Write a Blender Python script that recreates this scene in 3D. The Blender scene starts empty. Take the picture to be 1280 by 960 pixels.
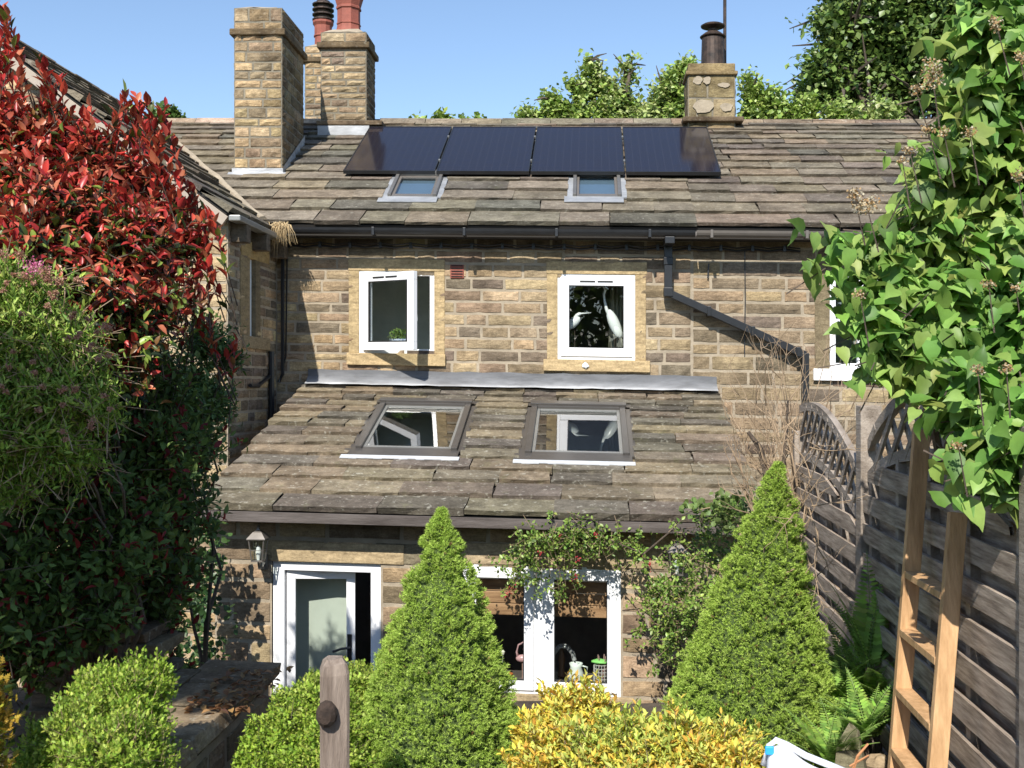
EXPO=0.62
import bpy, math, random
import numpy as np
from mathutils import Vector, Matrix, noise
random.seed(7); RNG = np.random.default_rng(11)
PI = math.pi
SC = bpy.context.scene; COL = SC.collection
F_PX = 1350.0; YAW = math.radians(4.0); CY = 480.0
SLOPE = 0.018; PIV = -0.78           # the old terrace has settled towards the right
GROUND = -3.35; TERR = -1.75

# ------------------------------------------------------------------ camera helpers
def ray(px, py):
    phi = math.atan((px-640)/F_PX) - YAW
    x = math.tan(phi); y = 1.0
    dc = -x*math.sin(YAW) + y*math.cos(YAW)
    return np.array([x, y, (CY-py)/F_PX*dc])
def P(px, py, d): return ray(px, py)*d
def sh(x): return -SLOPE*(x-PIV)
def PL(px, py, d):                   # the same point in the unsettled frame of the houses
    p = P(px, py, d); p[2] -= sh(p[0]); return p
def hit(px, py, p0, n):              # ray against a plane given in the houses' frame
    r = ray(px, py); A = np.array([-SLOPE*0, 0, 0])
    # plane: n.(p - p0)=0 with p.z = t*r.z - sh(t*r.x) = t*r.z + SLOPE*(t*r.x-PIV)
    a = n[0]*r[0] + n[1]*r[1] + n[2]*(r[2]+SLOPE*r[0])
    b = np.dot(n, p0) + n[2]*SLOPE*PIV
    t = b/a
    return np.array([t*r[0], t*r[1], t*r[2]+SLOPE*(t*r[0]-PIV)])
def unit(v):
    v = np.asarray(v, float); return v/np.linalg.norm(v)

# ------------------------------------------------------------------ objects
WLOC = {}
def tag(o, label=None, cat=None, group=None, kind=None):
    if label: o['label'] = label
    if cat: o['category'] = cat
    if group: o['group'] = group
    if kind: o['kind'] = kind
    return o
def thing(name, label, cat, loc, group=None):
    o = bpy.data.objects.new(name, None); COL.objects.link(o)
    o.empty_display_size = .1
    o.location = tuple(float(a) for a in loc); WLOC[o.name] = np.array(loc, float)
    return tag(o, label, cat, group)

class MB:
    def __init__(s): s.v = []; s.f = []; s.c = []
    def add(s, V, Fs, c=(.5,.5,.5)):
        b = len(s.v); V = [tuple(map(float, p)) for p in V]
        s.v += V; s.f += [tuple(i+b for i in f) for f in Fs]
        s.c += [tuple(c)]*len(V)
        return s
    def box(s, a, b, c=(.5,.5,.5)):
        x0,x1 = sorted((a[0],b[0])); y0,y1 = sorted((a[1],b[1])); z0,z1 = sorted((a[2],b[2]))
        V = [(x,y,z) for x in (x0,x1) for y in (y0,y1) for z in (z0,z1)]
        return s.add(V, [(0,1,3,2),(4,6,7,5),(0,4,5,1),(2,3,7,6),(0,2,6,4),(1,5,7,3)], c)
    def fbox(s, O, A, B, C, a, b, c=(.5,.5,.5)):   # a box in the frame (A,B,C) at O
        O,A,B,C = map(np.asarray,(O,A,B,C))
        V = [O+A*x+B*y+C*z for x in (a[0],b[0]) for y in (a[1],b[1]) for z in (a[2],b[2])]
        return s.add(V, [(0,1,3,2),(4,6,7,5),(0,4,5,1),(2,3,7,6),(0,2,6,4),(1,5,7,3)], c)
    def bar(s, p, q, w, h, up=(0,0,1), c=(.5,.5,.5)):
        p = np.asarray(p,float); q = np.asarray(q,float); L = np.linalg.norm(q-p)
        a = (q-p)/L; b = np.cross(up, a); b /= np.linalg.norm(b); u = np.cross(a,b)
        return s.fbox(p, a, b, u, (0,-w/2,-h/2), (L,w/2,h/2), c)
    def tube(s, pts, r, n=6, c=(.5,.5,.5), cap=True):
        pts = [np.asarray(p,float) for p in pts]; m = len(pts)
        rs = r if hasattr(r,'__len__') else [r]*m
        V = []; ref = np.array([.31,.17,.93])
        for i,p in enumerate(pts):
            t = pts[min(i+1,m-1)]-pts[max(i-1,0)]; t /= (np.linalg.norm(t)+1e-9)
            a = np.cross(t, ref); 
            if np.linalg.norm(a) < .1: a = np.cross(t,(1,0,0))
            a /= np.linalg.norm(a); b = np.cross(t,a)
            V += [p+rs[i]*(a*math.cos(2*PI*k/n)+b*math.sin(2*PI*k/n)) for k in range(n)]
        Fs = [(i*n+k, i*n+(k+1)%n, (i+1)*n+(k+1)%n, (i+1)*n+k) for i in range(m-1) for k in range(n)]
        if cap: Fs += [tuple(range(n))[::-1], tuple(range((m-1)*n, m*n))]
        return s.add(V, Fs, c)
    def lathe(s, base, prof, n=16, c=(.5,.5,.5), rot=0, sy=1):  # prof: (r,z)
        V = [(base[0]+r*math.cos(rot+2*PI*k/n), base[1]+sy*r*math.sin(rot+2*PI*k/n), base[2]+z) for r,z in prof for k in range(n)]
        m = len(prof)
        Fs = [(i*n+k, i*n+(k+1)%n, (i+1)*n+(k+1)%n, (i+1)*n+k) for i in range(m-1) for k in range(n)]
        Fs += [tuple(range(n))[::-1], tuple(range((m-1)*n, m*n))]
        return s.add(V, Fs, c)
    def ellip(s, c0, R, ax=None, c=(.5,.5,.5), nu=12, nv=8, lump=0):
        V = []; ax = np.eye(3) if ax is None else ax
        for j in range(nv+1):
            t = PI*j/nv
            for k in range(nu):
                a = 2*PI*k/nu
                d = np.array([math.sin(t)*math.cos(a), math.sin(t)*math.sin(a), math.cos(t)])
                m = 1+lump*noise.noise(Vector(d*2.1+np.asarray(c0)*3))
                V.append(np.asarray(c0)+ (d*R*m)@ax)
        Fs = [(j*nu+k, (j+1)*nu+k, (j+1)*nu+(k+1)%nu, j*nu+(k+1)%nu) for j in range(nv) for k in range(nu)]
        return s.add(V, Fs, c)
    def build(s, name, mat, parent=None, tilt=False, smooth=False, bevel=0, origin=None):
        V = np.array(s.v, float)
        if tilt: V[:,2] += sh(V[:,0])
        return link_mesh(name, V, s.f, s.c, mat, parent, smooth, bevel, origin)

def sep(mb, name, mat, parent=None, tilt=False, smooth=False, bevel=0, nv=8):
    out=[]
    for i in range(0,len(mb.v),nv):
        q=MB(); q.v=mb.v[i:i+nv]; q.c=mb.c[i:i+nv]; q.f=[tuple(j-i for j in f) for f in mb.f if i<=f[0]<i+nv]
        out.append(q.build(name,mat,parent,tilt,smooth,bevel))
    return out
def link_mesh(name, V, Fs, C, mat, parent=None, smooth=False, bevel=0, origin=None):
    V = np.asarray(V, float)
    if parent is not None: org = WLOC[parent.name]
    else: org = np.array([(V[:,0].min()+V[:,0].max())/2, (V[:,1].min()+V[:,1].max())/2, V[:,2].min()]) if origin is None else np.array(origin, float)
    me = bpy.data.meshes.new(name)
    L = V-org
    if isinstance(Fs, np.ndarray):
        nf, q = Fs.shape
        me.vertices.add(len(L)); me.vertices.foreach_set('co', L.astype(np.float32).ravel())
        me.loops.add(nf*q); me.loops.foreach_set('vertex_index', Fs.astype(np.int32).ravel())
        me.polygons.add(nf); me.polygons.foreach_set('loop_start', np.arange(0,nf*q,q,dtype=np.int32))
        me.update(calc_edges=True)
    else:
        me.from_pydata(L.tolist(), [], Fs)
    ca = me.color_attributes.new('col', 'FLOAT_COLOR', 'POINT')
    cc = np.ones((len(L),4), np.float32); cc[:,:3] = np.asarray(C, np.float32)[:, :3]
    ca.data.foreach_set('color', cc.ravel())
    if smooth: me.polygons.foreach_set('use_smooth', [True]*len(me.polygons))
    me.materials.append(mat)
    o = bpy.data.objects.new(name, me); COL.objects.link(o)
    if parent is not None: o.parent = parent
    else: o.location = tuple(org)
    WLOC[o.name] = org
    if bevel:
        m = o.modifiers.new('bevel','BEVEL'); m.width = bevel; m.segments = 2; m.limit_method = 'ANGLE'
    return o

# ------------------------------------------------------------------ materials
def newmat(name):
    m = bpy.data.materials.new(name); m.use_nodes = True
    nt = m.node_tree; b = nt.nodes['Principled BSDF']
    return m, nt, b, nt.nodes, nt.links
def N(nt, t, **kw):
    n = nt.nodes.new(t)
    for k,v in kw.items():
        if k in n.inputs: n.inputs[k].default_value = v
        else: setattr(n, k, v)
    return n
def rgba(c): return (c[0],c[1],c[2],1)
def solid(name, c, rough=.6, metal=0, var=.12, bump=0, scale=6, stretch=(1,1,1), attr=False, spec=.5, c2=None, fine=0):
    m, nt, b, nd, lk = newmat(name)
    tc = N(nt,'ShaderNodeNewGeometry')
    mp = N(nt,'ShaderNodeMapping'); mp.inputs['Scale'].default_value = stretch
    lk.new(tc.outputs['Position'], mp.inputs['Vector'])
    nz = N(nt,'ShaderNodeTexNoise', Scale=scale, Detail=6.0, Roughness=.65)
    lk.new(mp.outputs[0], nz.inputs['Vector'])
    cr = N(nt,'ShaderNodeValToRGB')
    cr.color_ramp.elements[0].position = .32; cr.color_ramp.elements[1].position = .68
    c2 = c2 or tuple(a*(1+var) for a in c); c1 = tuple(a*(1-var) for a in c) if c2 is None or var else c
    if attr:
        cr.color_ramp.elements[0].color = rgba([1-var*1.2]*3); cr.color_ramp.elements[1].color = rgba([1+var]*3)
    else:
        cr.color_ramp.elements[0].color = rgba(c1); cr.color_ramp.elements[1].color = rgba(c2)
    lk.new(nz.outputs['Fac'], cr.inputs[0])
    out = cr.outputs[0]
    if attr:
        at = N(nt,'ShaderNodeAttribute', attribute_name='col')
        mx = N(nt,'ShaderNodeMix', data_type='RGBA', blend_type='MULTIPLY'); mx.inputs[0].default_value = 1
        lk.new(at.outputs['Color'], mx.inputs[6]); lk.new(out, mx.inputs[7]); out = mx.outputs[2]
    lk.new(out, b.inputs['Base Color'])
    b.inputs['Roughness'].default_value = rough; b.inputs['Metallic'].default_value = metal
    b.inputs['Specular IOR Level'].default_value = spec
    if bump:
        n2 = N(nt,'ShaderNodeTexNoise', Scale=scale*(fine or 5), Detail=8.0, Roughness=.7)
        lk.new(mp.outputs[0], n2.inputs['Vector'])
        bp = N(nt,'ShaderNodeBump', Strength=min(1,bump), Distance=.01*max(1,bump))
        lk.new(n2.outputs['Fac'], bp.inputs['Height']); lk.new(bp.outputs[0], b.inputs['Normal'])
    return m
def stonemat(name, stain=.5, lichen=.0, scale=9, streak=0, zdark=None):
    """attribute colour x two noises, soot in patches, lichen flecks, real bump"""
    m, nt, b, nd, lk = newmat(name)
    g = N(nt,'ShaderNodeNewGeometry'); at = N(nt,'ShaderNodeAttribute', attribute_name='col')
    def nz(s, d=6, r=.65, st=(1,1,1)):
        mp = N(nt,'ShaderNodeMapping'); mp.inputs['Scale'].default_value = st
        lk.new(g.outputs['Position'], mp.inputs['Vector'])
        n = N(nt,'ShaderNodeTexNoise', Scale=s, Detail=float(d), Roughness=r); lk.new(mp.outputs[0], n.inputs['Vector']); return n
    def ramp(src, p0, p1, c0, c1):
        r = N(nt,'ShaderNodeValToRGB'); e = r.color_ramp.elements
        e[0].position=p0; e[1].position=p1; e[0].color=rgba(c0); e[1].color=rgba(c1); lk.new(src, r.inputs[0]); return r.outputs[0]
    def mix(a, bb, fac, mode='MULTIPLY'):
        x = N(nt,'ShaderNodeMix', data_type='RGBA', blend_type=mode)
        if hasattr(fac,'links'): lk.new(fac, x.inputs[0])
        else: x.inputs[0].default_value = fac
        for s_,i in ((a,6),(bb,7)):
            if hasattr(s_,'links'): lk.new(s_, x.inputs[i])
            else: x.inputs[i].default_value = rgba(s_)
        return x.outputs[2]
    big = nz(scale*.35,4,.6); mid = nz(scale*1.6,8,.75,(1,1,3.2)); fine = nz(scale*9,4,.7)
    c = mix(at.outputs['Color'], ramp(mid.outputs['Fac'],.3,.7,(.55,.53,.5),(1.35,1.33,1.28)), 1)
    c = mix(c, ramp(fine.outputs['Fac'],.3,.75,(.72,.7,.68),(1.25,1.25,1.25)), 1)
    c = mix(c, (.28,.26,.24), mix(ramp(big.outputs['Fac'],.46,.72,(0,0,0),(1,1,1)), (stain,)*3, 1))
    st = nz(2.2,5,.65,(1.6,1.6,.35)); c = mix(c, ramp(st.outputs['Fac'],.38,.62,(.78,.76,.73),(1.18,1.16,1.12)), 1 if stain>.1 else .25)
    if lichen:
        l = nz(scale*3.5,3,.6); c = mix(c, (.62,.60,.50), mix(ramp(l.outputs['Fac'],.60,.68,(0,0,0),(1,1,1)), (lichen,)*3, 1), 'MIX')
        l2 = nz(scale*1.1,4,.7); c = mix(c, (.16,.17,.06), mix(ramp(l2.outputs['Fac'],.58,.74,(0,0,0),(1,1,1)), (lichen*.8,)*3, 1), 'MIX')
    lk.new(c, b.inputs['Base Color']); b.inputs['Roughness'].default_value = .92; b.inputs['Specular IOR Level'].default_value = .25
    bp = N(nt,'ShaderNodeBump', Strength=.9, Distance=.012); lk.new(mid.outputs['Fac'], bp.inputs['Height'])
    bp2 = N(nt,'ShaderNodeBump', Strength=.6, Distance=.004); lk.new(fine.outputs['Fac'], bp2.inputs['Height']); lk.new(bp.outputs[0], bp2.inputs['Normal'])
    lk.new(bp2.outputs[0], b.inputs['Normal'])
    return m
def leafmat(name, rough=.42, trans=.28, spec=.5):
    m, nt, b, nd, lk = newmat(name)
    at = N(nt,'ShaderNodeAttribute', attribute_name='col')
    g = N(nt,'ShaderNodeNewGeometry'); nz = N(nt,'ShaderNodeTexNoise', Scale=35.0, Detail=3.0); lk.new(g.outputs['Position'], nz.inputs['Vector'])
    cr = N(nt,'ShaderNodeValToRGB'); cr.color_ramp.elements[0].color=(.75,.75,.75,1); cr.color_ramp.elements[1].color=(1.2,1.2,1.2,1)
    lk.new(nz.outputs['Fac'], cr.inputs[0])
    mx = N(nt,'ShaderNodeMix', data_type='RGBA', blend_type='MULTIPLY'); mx.inputs[0].default_value=1
    lk.new(at.outputs['Color'], mx.inputs[6]); lk.new(cr.outputs[0], mx.inputs[7])
    lk.new(mx.outputs[2], b.inputs['Base Color'])
    b.inputs['Roughness'].default_value = rough; b.inputs['Specular IOR Level'].default_value = spec
    tr = N(nt,'ShaderNodeBsdfTranslucent'); lk.new(mx.outputs[2], tr.inputs['Color'])
    ms = N(nt,'ShaderNodeMixShader'); ms.inputs[0].default_value = trans
    lk.new(b.outputs[0], ms.inputs[1]); lk.new(tr.outputs[0], ms.inputs[2])
    lk.new(ms.outputs[0], nd['Material Output'].inputs['Surface'])
    return m
def glassmat(name, ior=1.5, tint=(.9,.93,.92), rough=0.0, wav=0):
    m, nt, b, nd, lk = newmat(name); nd.remove(b)
    fr = N(nt,'ShaderNodeFresnel', IOR=ior); t = N(nt,'ShaderNodeBsdfTransparent'); t.inputs['Color'].default_value = rgba(tint)
    gg = N(nt,'ShaderNodeNewGeometry'); mr = N(nt,'ShaderNodeMapRange'); mr.inputs['To Min'].default_value = ior; mr.inputs['To Max'].default_value = 1/ior
    lk.new(gg.outputs['Backfacing'], mr.inputs['Value']); lk.new(mr.outputs[0], fr.inputs['IOR'])
    gl = N(nt,'ShaderNodeBsdfGlossy', Roughness=rough); gl.inputs['Color'].default_value = (1,1,1,1)
    if wav:
        g = N(nt,'ShaderNodeNewGeometry'); nz = N(nt,'ShaderNodeTexNoise', Scale=2.5, Detail=1.0); lk.new(g.outputs['Position'], nz.inputs['Vector'])
        bp = N(nt,'ShaderNodeBump', Strength=wav, Distance=.01); lk.new(nz.outputs['Fac'], bp.inputs['Height']); lk.new(bp.outputs[0], gl.inputs['Normal'])
    ms = N(nt,'ShaderNodeMixShader'); lk.new(fr.outputs[0], ms.inputs[0]); lk.new(t.outputs[0], ms.inputs[1]); lk.new(gl.outputs[0], ms.inputs[2])
    lk.new(ms.outputs[0], nd['Material Output'].inputs['Surface'])
    return m

M = {}
M['stone'] = stonemat('weathered_sandstone', .55)
M['stone_clean'] = stonemat('dressed_sandstone', .06, scale=5)
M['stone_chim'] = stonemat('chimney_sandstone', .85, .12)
M['slate'] = stonemat('stone_slates', .35, .18, scale=6)
M['slate_low'] = stonemat('stone_slates_mossy', .40, .34, scale=6)
M['rock'] = stonemat('garden_stone', .4, .3, scale=5)
M['mortar'] = solid('lime_mortar', (.33,.275,.20), .95, bump=.8, scale=7, var=.22)
M['mortar_old'] = solid('sooty_mortar', (.20,.175,.13), .95, bump=.8, scale=7, var=.3)
M['upvc'] = solid('white_upvc', (.82,.83,.84), .28, var=.02)
M['upvc_sh'] = solid('rubber_seal', (.02,.02,.02), .6)
M['glass'] = glassmat('window_glass', 1.85, (.9,.94,.92), wav=.02)
M['glass_sky'] = glassmat('skylight_glass', 2.7, (.75,.8,.8), wav=.06)
M['glass_up'] = glassmat('roof_window_glass', 4.0, (.5,.55,.55), wav=.06)
M['lead'] = solid('lead_flashing', (.34,.35,.36), .5, metal=.35, var=.3, bump=.3, scale=3, stretch=(1,1,3))
M['lead_bright'] = solid('new_lead', (.62,.64,.66), .45, metal=.2, var=.15, bump=.4, scale=5)
M['alu'] = solid('grey_brown_aluminium', (.13,.12,.11), .35, metal=.55, var=.08)
M['alu_light'] = solid('pale_aluminium', (.30,.30,.28), .4, metal=.5, var=.08)
M['black'] = solid('black_plastic', (.018,.019,.021), .35, var=.2)
M['brownpipe'] = solid('faded_brown_plastic', (.13,.115,.10), .4, var=.1)
M['dark'] = solid('dark_void', (.012,.012,.012), .9)
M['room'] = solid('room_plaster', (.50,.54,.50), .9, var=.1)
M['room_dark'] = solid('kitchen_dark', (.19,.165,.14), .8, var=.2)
M['deck'] = solid('roofing_felt', (.03,.027,.024), .95)
M['wood_old'] = solid('weathered_grey_wood', (.24,.19,.145), .85, var=.3, bump=.8, scale=14, stretch=(1,.12,1), c2=(.42,.36,.30))
M['wood_fascia'] = solid('weathered_fascia', (.065,.05,.042), .8, var=.3, bump=.6, scale=12, stretch=(.15,1,1), c2=(.13,.11,.10))
M['wood_post'] = solid('weathered_post', (.20,.145,.11), .85, var=.35, bump=1, scale=18, stretch=(1,1,.1), c2=(.36,.29,.235))
M['pine'] = solid('orange_pine', (.46,.26,.11), .6, var=.25, bump=.4, scale=16, stretch=(1.5,1.5,.10), c2=(.66,.41,.21))
M['clay'] = solid('clay_pot', (.26,.075,.05), .75, var=.2, bump=.3, scale=10)
M['iron'] = solid('sooty_iron', (.035,.028,.025), .6, metal=.4, var=.4, c2=(.09,.06,.045), scale=12)
M['bark'] = solid('bark', (.10,.075,.055), .9, var=.35, bump=.8, scale=20)
M['twig'] = solid('pale_twigs', (.30,.215,.135), .8, var=.25, attr=False, scale=8)
M['twig_dark'] = solid('dark_twigs', (.07,.05,.035), .85, var=.3)
M['soil'] = solid('garden_soil', (.055,.04,.027), .95, var=.5, bump=1, scale=5, c2=(.12,.09,.06))
M['grass'] = solid('rough_grass', (.05,.08,.025), .95, var=.4, bump=1, scale=2)
M['paving'] = solid('yard_paving', (.2,.17,.14), .9, var=.3, bump=.8, scale=4)
M['leaf'] = leafmat('foliage', .42)
M['leaf_gloss'] = leafmat('glossy_foliage', .36, .25, .4)
M['leaf_soft'] = leafmat('soft_foliage', .55, .33, .3)
M['needle'] = leafmat('conifer_needles', .6, .22, .25)
M['petal'] = leafmat('petals', .6, .35, .2)
M['white_cloth'] = solid('white_woven_bag', (.74,.75,.78), .7, var=.05, bump=.25, scale=14)
M['blue'] = solid('blue_tag', (.03,.33,.7), .5)
M['porcelain'] = solid('white_ceramic', (.75,.76,.75), .3, var=.03)
M['attr'] = solid('painted', (1,1,1), .55, attr=True, var=.08, scale=10)
M['attr_gloss'] = solid('glazed', (1,1,1), .25, attr=True, var=.05, scale=10)
M['curtain'] = solid('beige_curtain', (.45,.42,.33), .85, var=.1, stretch=(6,1,.3), scale=8)
M['reflected_wood'] = solid('brown_reflection', (.34,.17,.08), .6, var=.35, stretch=(.3,1,3), scale=9, c2=(.55,.32,.17))
M['wood_stub'] = solid('dark_knot', (.05,.032,.022), .8, var=.4, bump=1, scale=25)
M['bluewhite'] = solid('blue_white_glaze', (.05,.12,.38), .25, var=.1, scale=28, c2=(.75,.8,.85))
M['lilac'] = leafmat('lilac_leaves', .48, .38, .35)
M['lead_mid'] = solid('lead_sheet', (.36,.37,.385), .5, metal=.25, var=.35, bump=.4, scale=2.5, stretch=(1,2,4), c2=(.58,.59,.6))
def sst(a,b,x):
    t=min(1,max(0,(x-a)/(b-a))); return t*t*(3-2*t)
def gz_(x,y): return TERR+.03*sst(.2,.8,x)
M['lead_attr'] = solid('lead_sheet', (1,1,1), .6, attr=True, var=.3, bump=.4, scale=2.5, stretch=(1,2,4))
M['alu_mid'] = solid('grey_aluminium', (.20,.19,.175), .4, metal=.5, var=.1)
M['painted_sky_sheet'] = solid('painted_sky_blue', (.42,.55,.70), .8, var=.05)
M['plaster'] = solid('pale_green_plaster', (.50,.53,.46), .9, var=.05)
M['stalk'] = solid('green_stalk', (.16,.24,.06), .7, var=.2)
# ------------------------------------------------------------------ masonry and roofs
Z = np.array([0,0,1.]); X = np.array([1.,0,0]); Y = np.array([0,1.,0])
BUFF = [(.36,.275,.170),(.30,.23,.145),(.23,.178,.118),(.40,.31,.195),(.185,.15,.108),(.33,.25,.155)]
GOLD = [(.46,.355,.205),(.41,.31,.18),(.36,.27,.155),(.48,.38,.235),(.27,.21,.135)]
BROWN = [(.235,.182,.122),(.20,.158,.11),(.27,.21,.138),(.17,.138,.102),(.30,.235,.15)]
BUFF,GOLD,BROWN = [[(r*1.10,g*1.12,bb*1.20) for r,g,bb in p_] for p_ in (BUFF,GOLD,BROWN)]
def pick(pal, j=.14):
    c = random.choice(pal); k = 1+random.uniform(-j,j); return tuple(a*k*(1+random.uniform(-.04,.04)) for a in c)
def free(u0, u1, cuts, mn=.03):
    iv = [(u0,u1)]
    for a,b in cuts:
        nx = []
        for p,q in iv:
            if b<=p or a>=q: nx.append((p,q)); continue
            if a-p>mn: nx.append((p,a))
            if q-b>mn: nx.append((b,q))
        iv = nx
    return iv
def stone(mb, O, U, Nn, u0, u1, z0, z1, c, bulge=.014, inset=.009):
    n = max(1, int((u1-u0)/.09)); 
    us = [u0,u0+inset]+[u0+(u1-u0)*k/(n+1) for k in range(1,n+1)]+[u1-inset,u1]
    zs = [z0,z0+inset,(z0+z1)/2,z1-inset,z1]
    V = []; nu = len(us)
    for j,z in enumerate(zs):
        for i,u in enumerate(us):
            e = i in (0,nu-1) or j in (0,4); r = i in (1,nu-2) or j in (1,3)
            h = -.012 if e else (random.uniform(.003,.009) if r else random.uniform(.006, bulge+.004))
            ju = random.uniform(-.004,.004)
            V.append(O+U*(u+ju)+Z*(z+random.uniform(-.004,.004))+Nn*h)
    Fs = [(j*nu+i,j*nu+i+1,(j+1)*nu+i+1,(j+1)*nu+i) for j in range(4) for i in range(nu-1)]
    mb.add(V, Fs, c)
def stone_wall(mb, mo, O, U, Nn, u0, u1, z0, z1, holes=(), ch=(.11,.16), sl=(.2,.5), pal=BUFF, top=None, gap=.012, bulge=.014, palfn=None, quoin=False):
    O = np.asarray(O,float); U=np.asarray(U,float); Nn=np.asarray(Nn,float)
    z = z0; row = 0
    while z < z1-.03:
        h = random.uniform(*ch)
        if z+h > z1-.05: h = z1-z
        zc = z+h/2; a,b = u0,u1
        if top:
            us = np.linspace(u0,u1,60); ok = [u for u in us if top(u) > z+h*.6]
            if not ok: z += h; row += 1; continue
            a,b = min(ok), max(ok)
        cuts = [(p,q) for p,q,r,s in holes if r < zc < s]
        for p,q in free(a,b,cuts):
            u = p + (0 if p==u0 else 0)
            first = True
            while u < q-1e-4:
                L = random.uniform(*sl)*(.55 if (first and row%2) else 1); first = False
                if q-(u+L) < sl[0]*.6: L = q-u
                c = pick(palfn(u+L/2, zc) if palfn else pal)
                stone(mb, O, U, Nn, u+gap/2, u+L-gap/2, z+gap/2, z+h-gap/2, c, bulge)
                u += L
        z += h; row += 1
    # mortar bed, with the openings left out
    us = sorted({u0,u1}|{max(u0,min(u1,h)) for q in holes for h in q[:2]}); zs = sorted({z0,z1}|{max(z0,min(z1,h)) for q in holes for h in q[2:]})
    for i in range(len(us)-1):
        for j in range(len(zs)-1):
            uc,zc = (us[i]+us[i+1])/2,(zs[j]+zs[j+1])/2
            if any(p<uc<q and r<zc<s for p,q,r,s in holes): continue
            if top:
                K = 12; uu = np.linspace(us[i],us[i+1],K+1)
                for k in range(K):
                    t0,t1 = min(zs[j+1],top(uu[k])),min(zs[j+1],top(uu[k+1]))
                    if max(t0,t1) <= zs[j]: continue
                    t0=max(t0,zs[j]); t1=max(t1,zs[j])
                    mo.add([O+U*uu[k]+Z*zs[j],O+U*uu[k+1]+Z*zs[j],O+U*uu[k+1]+Z*t1,O+U*uu[k]+Z*t0],[(0,1,2,3)])
            else:
                mo.add([O+U*us[i]+Z*zs[j],O+U*us[i+1]+Z*zs[j],O+U*us[i+1]+Z*zs[j+1],O+U*us[i]+Z*zs[j+1]],[(0,1,2,3)])
SL = [(.180,.158,.128),(.205,.182,.148),(.145,.130,.109),(.205,.175,.136),(.125,.117,.103),(.188,.168,.138),(.222,.186,.142)]
def slates(mb, O, U, S, Nn, span, slen, e0, e1, holes=(), w=(.35,.7), pal=SL, th=(.034,.050), jag=.008, start=0):
    O = np.asarray(O,float); s = start; i = 0
    while s < slen-.02:
        t = s/slen; e = e0+(e1-e0)*t; e *= random.uniform(.93,1.07); e = min(e, slen-s+.02)
        u0,u1 = span(s+e/2); cuts = [(a,b) for a,b,c,d in holes if c < s+e*.55 < d]
        for p,q in free(u0,u1,cuts,.05):
            u = p-random.uniform(0,.02) if p==u0 else p
            q2 = q+random.uniform(0,.02) if q==u1 else q
            while u < q2-1e-4:
                L = random.uniform(*w)*(1.05-.35*t)
                if q2-(u+L) < w[0]*.45: L = q2-u
                g = random.uniform(.003,.009); T = random.uniform(*th)
                n = max(2,int(L/.11)); sj = random.uniform(-.012,.012); tl = random.uniform(-.006,.006)
                lift = random.uniform(.026,.036)+ (.008 if random.random()<.1 else 0); sk = random.uniform(-.014,.014)
                V = []
                for r in range(4):   # rows: tail bottom, tail top, mid top, head top
                    for k in range(n+1):
                        a = k/n; uu = u+g/2+a*(L-g)
                        if k == n: uu += sk*(r>1)
                        if k == 0: uu += sk*(r>1)
                        jj = random.uniform(-jag,jag) if r==1 else 0
                        if r==0: ss=s+sj+.006; hh=lift-T*.3+random.uniform(-.004,.002)
                        elif r==1: ss=s+sj+jj+(a-.5)*tl*2; hh=lift+T*.7+random.uniform(-.003,.003)
                        elif r==2: ss=s+e*.5; hh=(lift*.6)+T*.7+random.uniform(-.003,.004)
                        else: ss=s+e+.09; hh=.002+T*.5
                        V.append(O+U*uu+S*ss+Nn*hh)
                m = n+1
                Fs = [(r*m+k,r*m+k+1,(r+1)*m+k+1,(r+1)*m+k) for r in range(3) for k in range(n)]
                b0 = len(V)  # closing sides
                V += [O+U*(u+g/2)+S*(s+sj)+Nn*.0, O+U*(u+L-g/2)+S*(s+sj)+Nn*.0, O+U*(u+g/2)+S*(s+e)+Nn*0, O+U*(u+L-g/2)+S*(s+e)+Nn*0]
                Fs += [(0,m,2*m,b0+2,b0),(n,b0+1,b0+3,2*m+n,m+n)]
                mb.add(V,Fs,pick(pal,.11))
                u += L
        s += e; i += 1
def ring(mb, x0,x1,z0,z1,y0,y1,w,c=(.8,.8,.8), wb=None):
    wb = wb or w
    mb.box((x0,y0,z1-w),(x1,y1,z1),c); mb.box((x0,y0,z0),(x1,y1,z0+wb),c)
    mb.box((x0,y0,z0+wb),(x0+w,y1,z1-w),c); mb.box((x1-w,y0,z0+wb),(x1,y1,z1-w),c)
def room(parent, x0,x1,y0,y1,z0,z1, mat, name='room_interior', ceil=True, front=None):
    mb = MB()
    q = lambda a: mb.add(a,[(0,1,2,3)])
    q([(x0,y1,z0),(x1,y1,z0),(x1,y1,z1),(x0,y1,z1)]); q([(x0,y0,z0),(x0,y1,z0),(x0,y1,z1),(x0,y0,z1)])
    q([(x1,y0,z0),(x1,y1,z0),(x1,y1,z1),(x1,y0,z1)]); q([(x0,y0,z0),(x1,y0,z0),(x1,y1,z0),(x0,y1,z0)])
    if ceil: q([(x0,y0,z1),(x1,y0,z1),(x1,y1,z1),(x0,y1,z1)])
    return mb.build(name, mat, parent, tilt=True)

WY = 11.2; LY = 8.45                       # planes of the main wall and of the lean-to wall
XL, XR, XB = -3.28, 1.32, 1.07
PHI = math.atan(.577); MAIN_O = np.array([0,10.95,1.597]); MS = np.array([0,math.cos(PHI),math.sin(PHI)]); MN = np.array([0,-math.sin(PHI),math.cos(PHI)])
RIDGE_Y = 14.04; SLEN = (RIDGE_Y-10.95)/math.cos(PHI)
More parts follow.
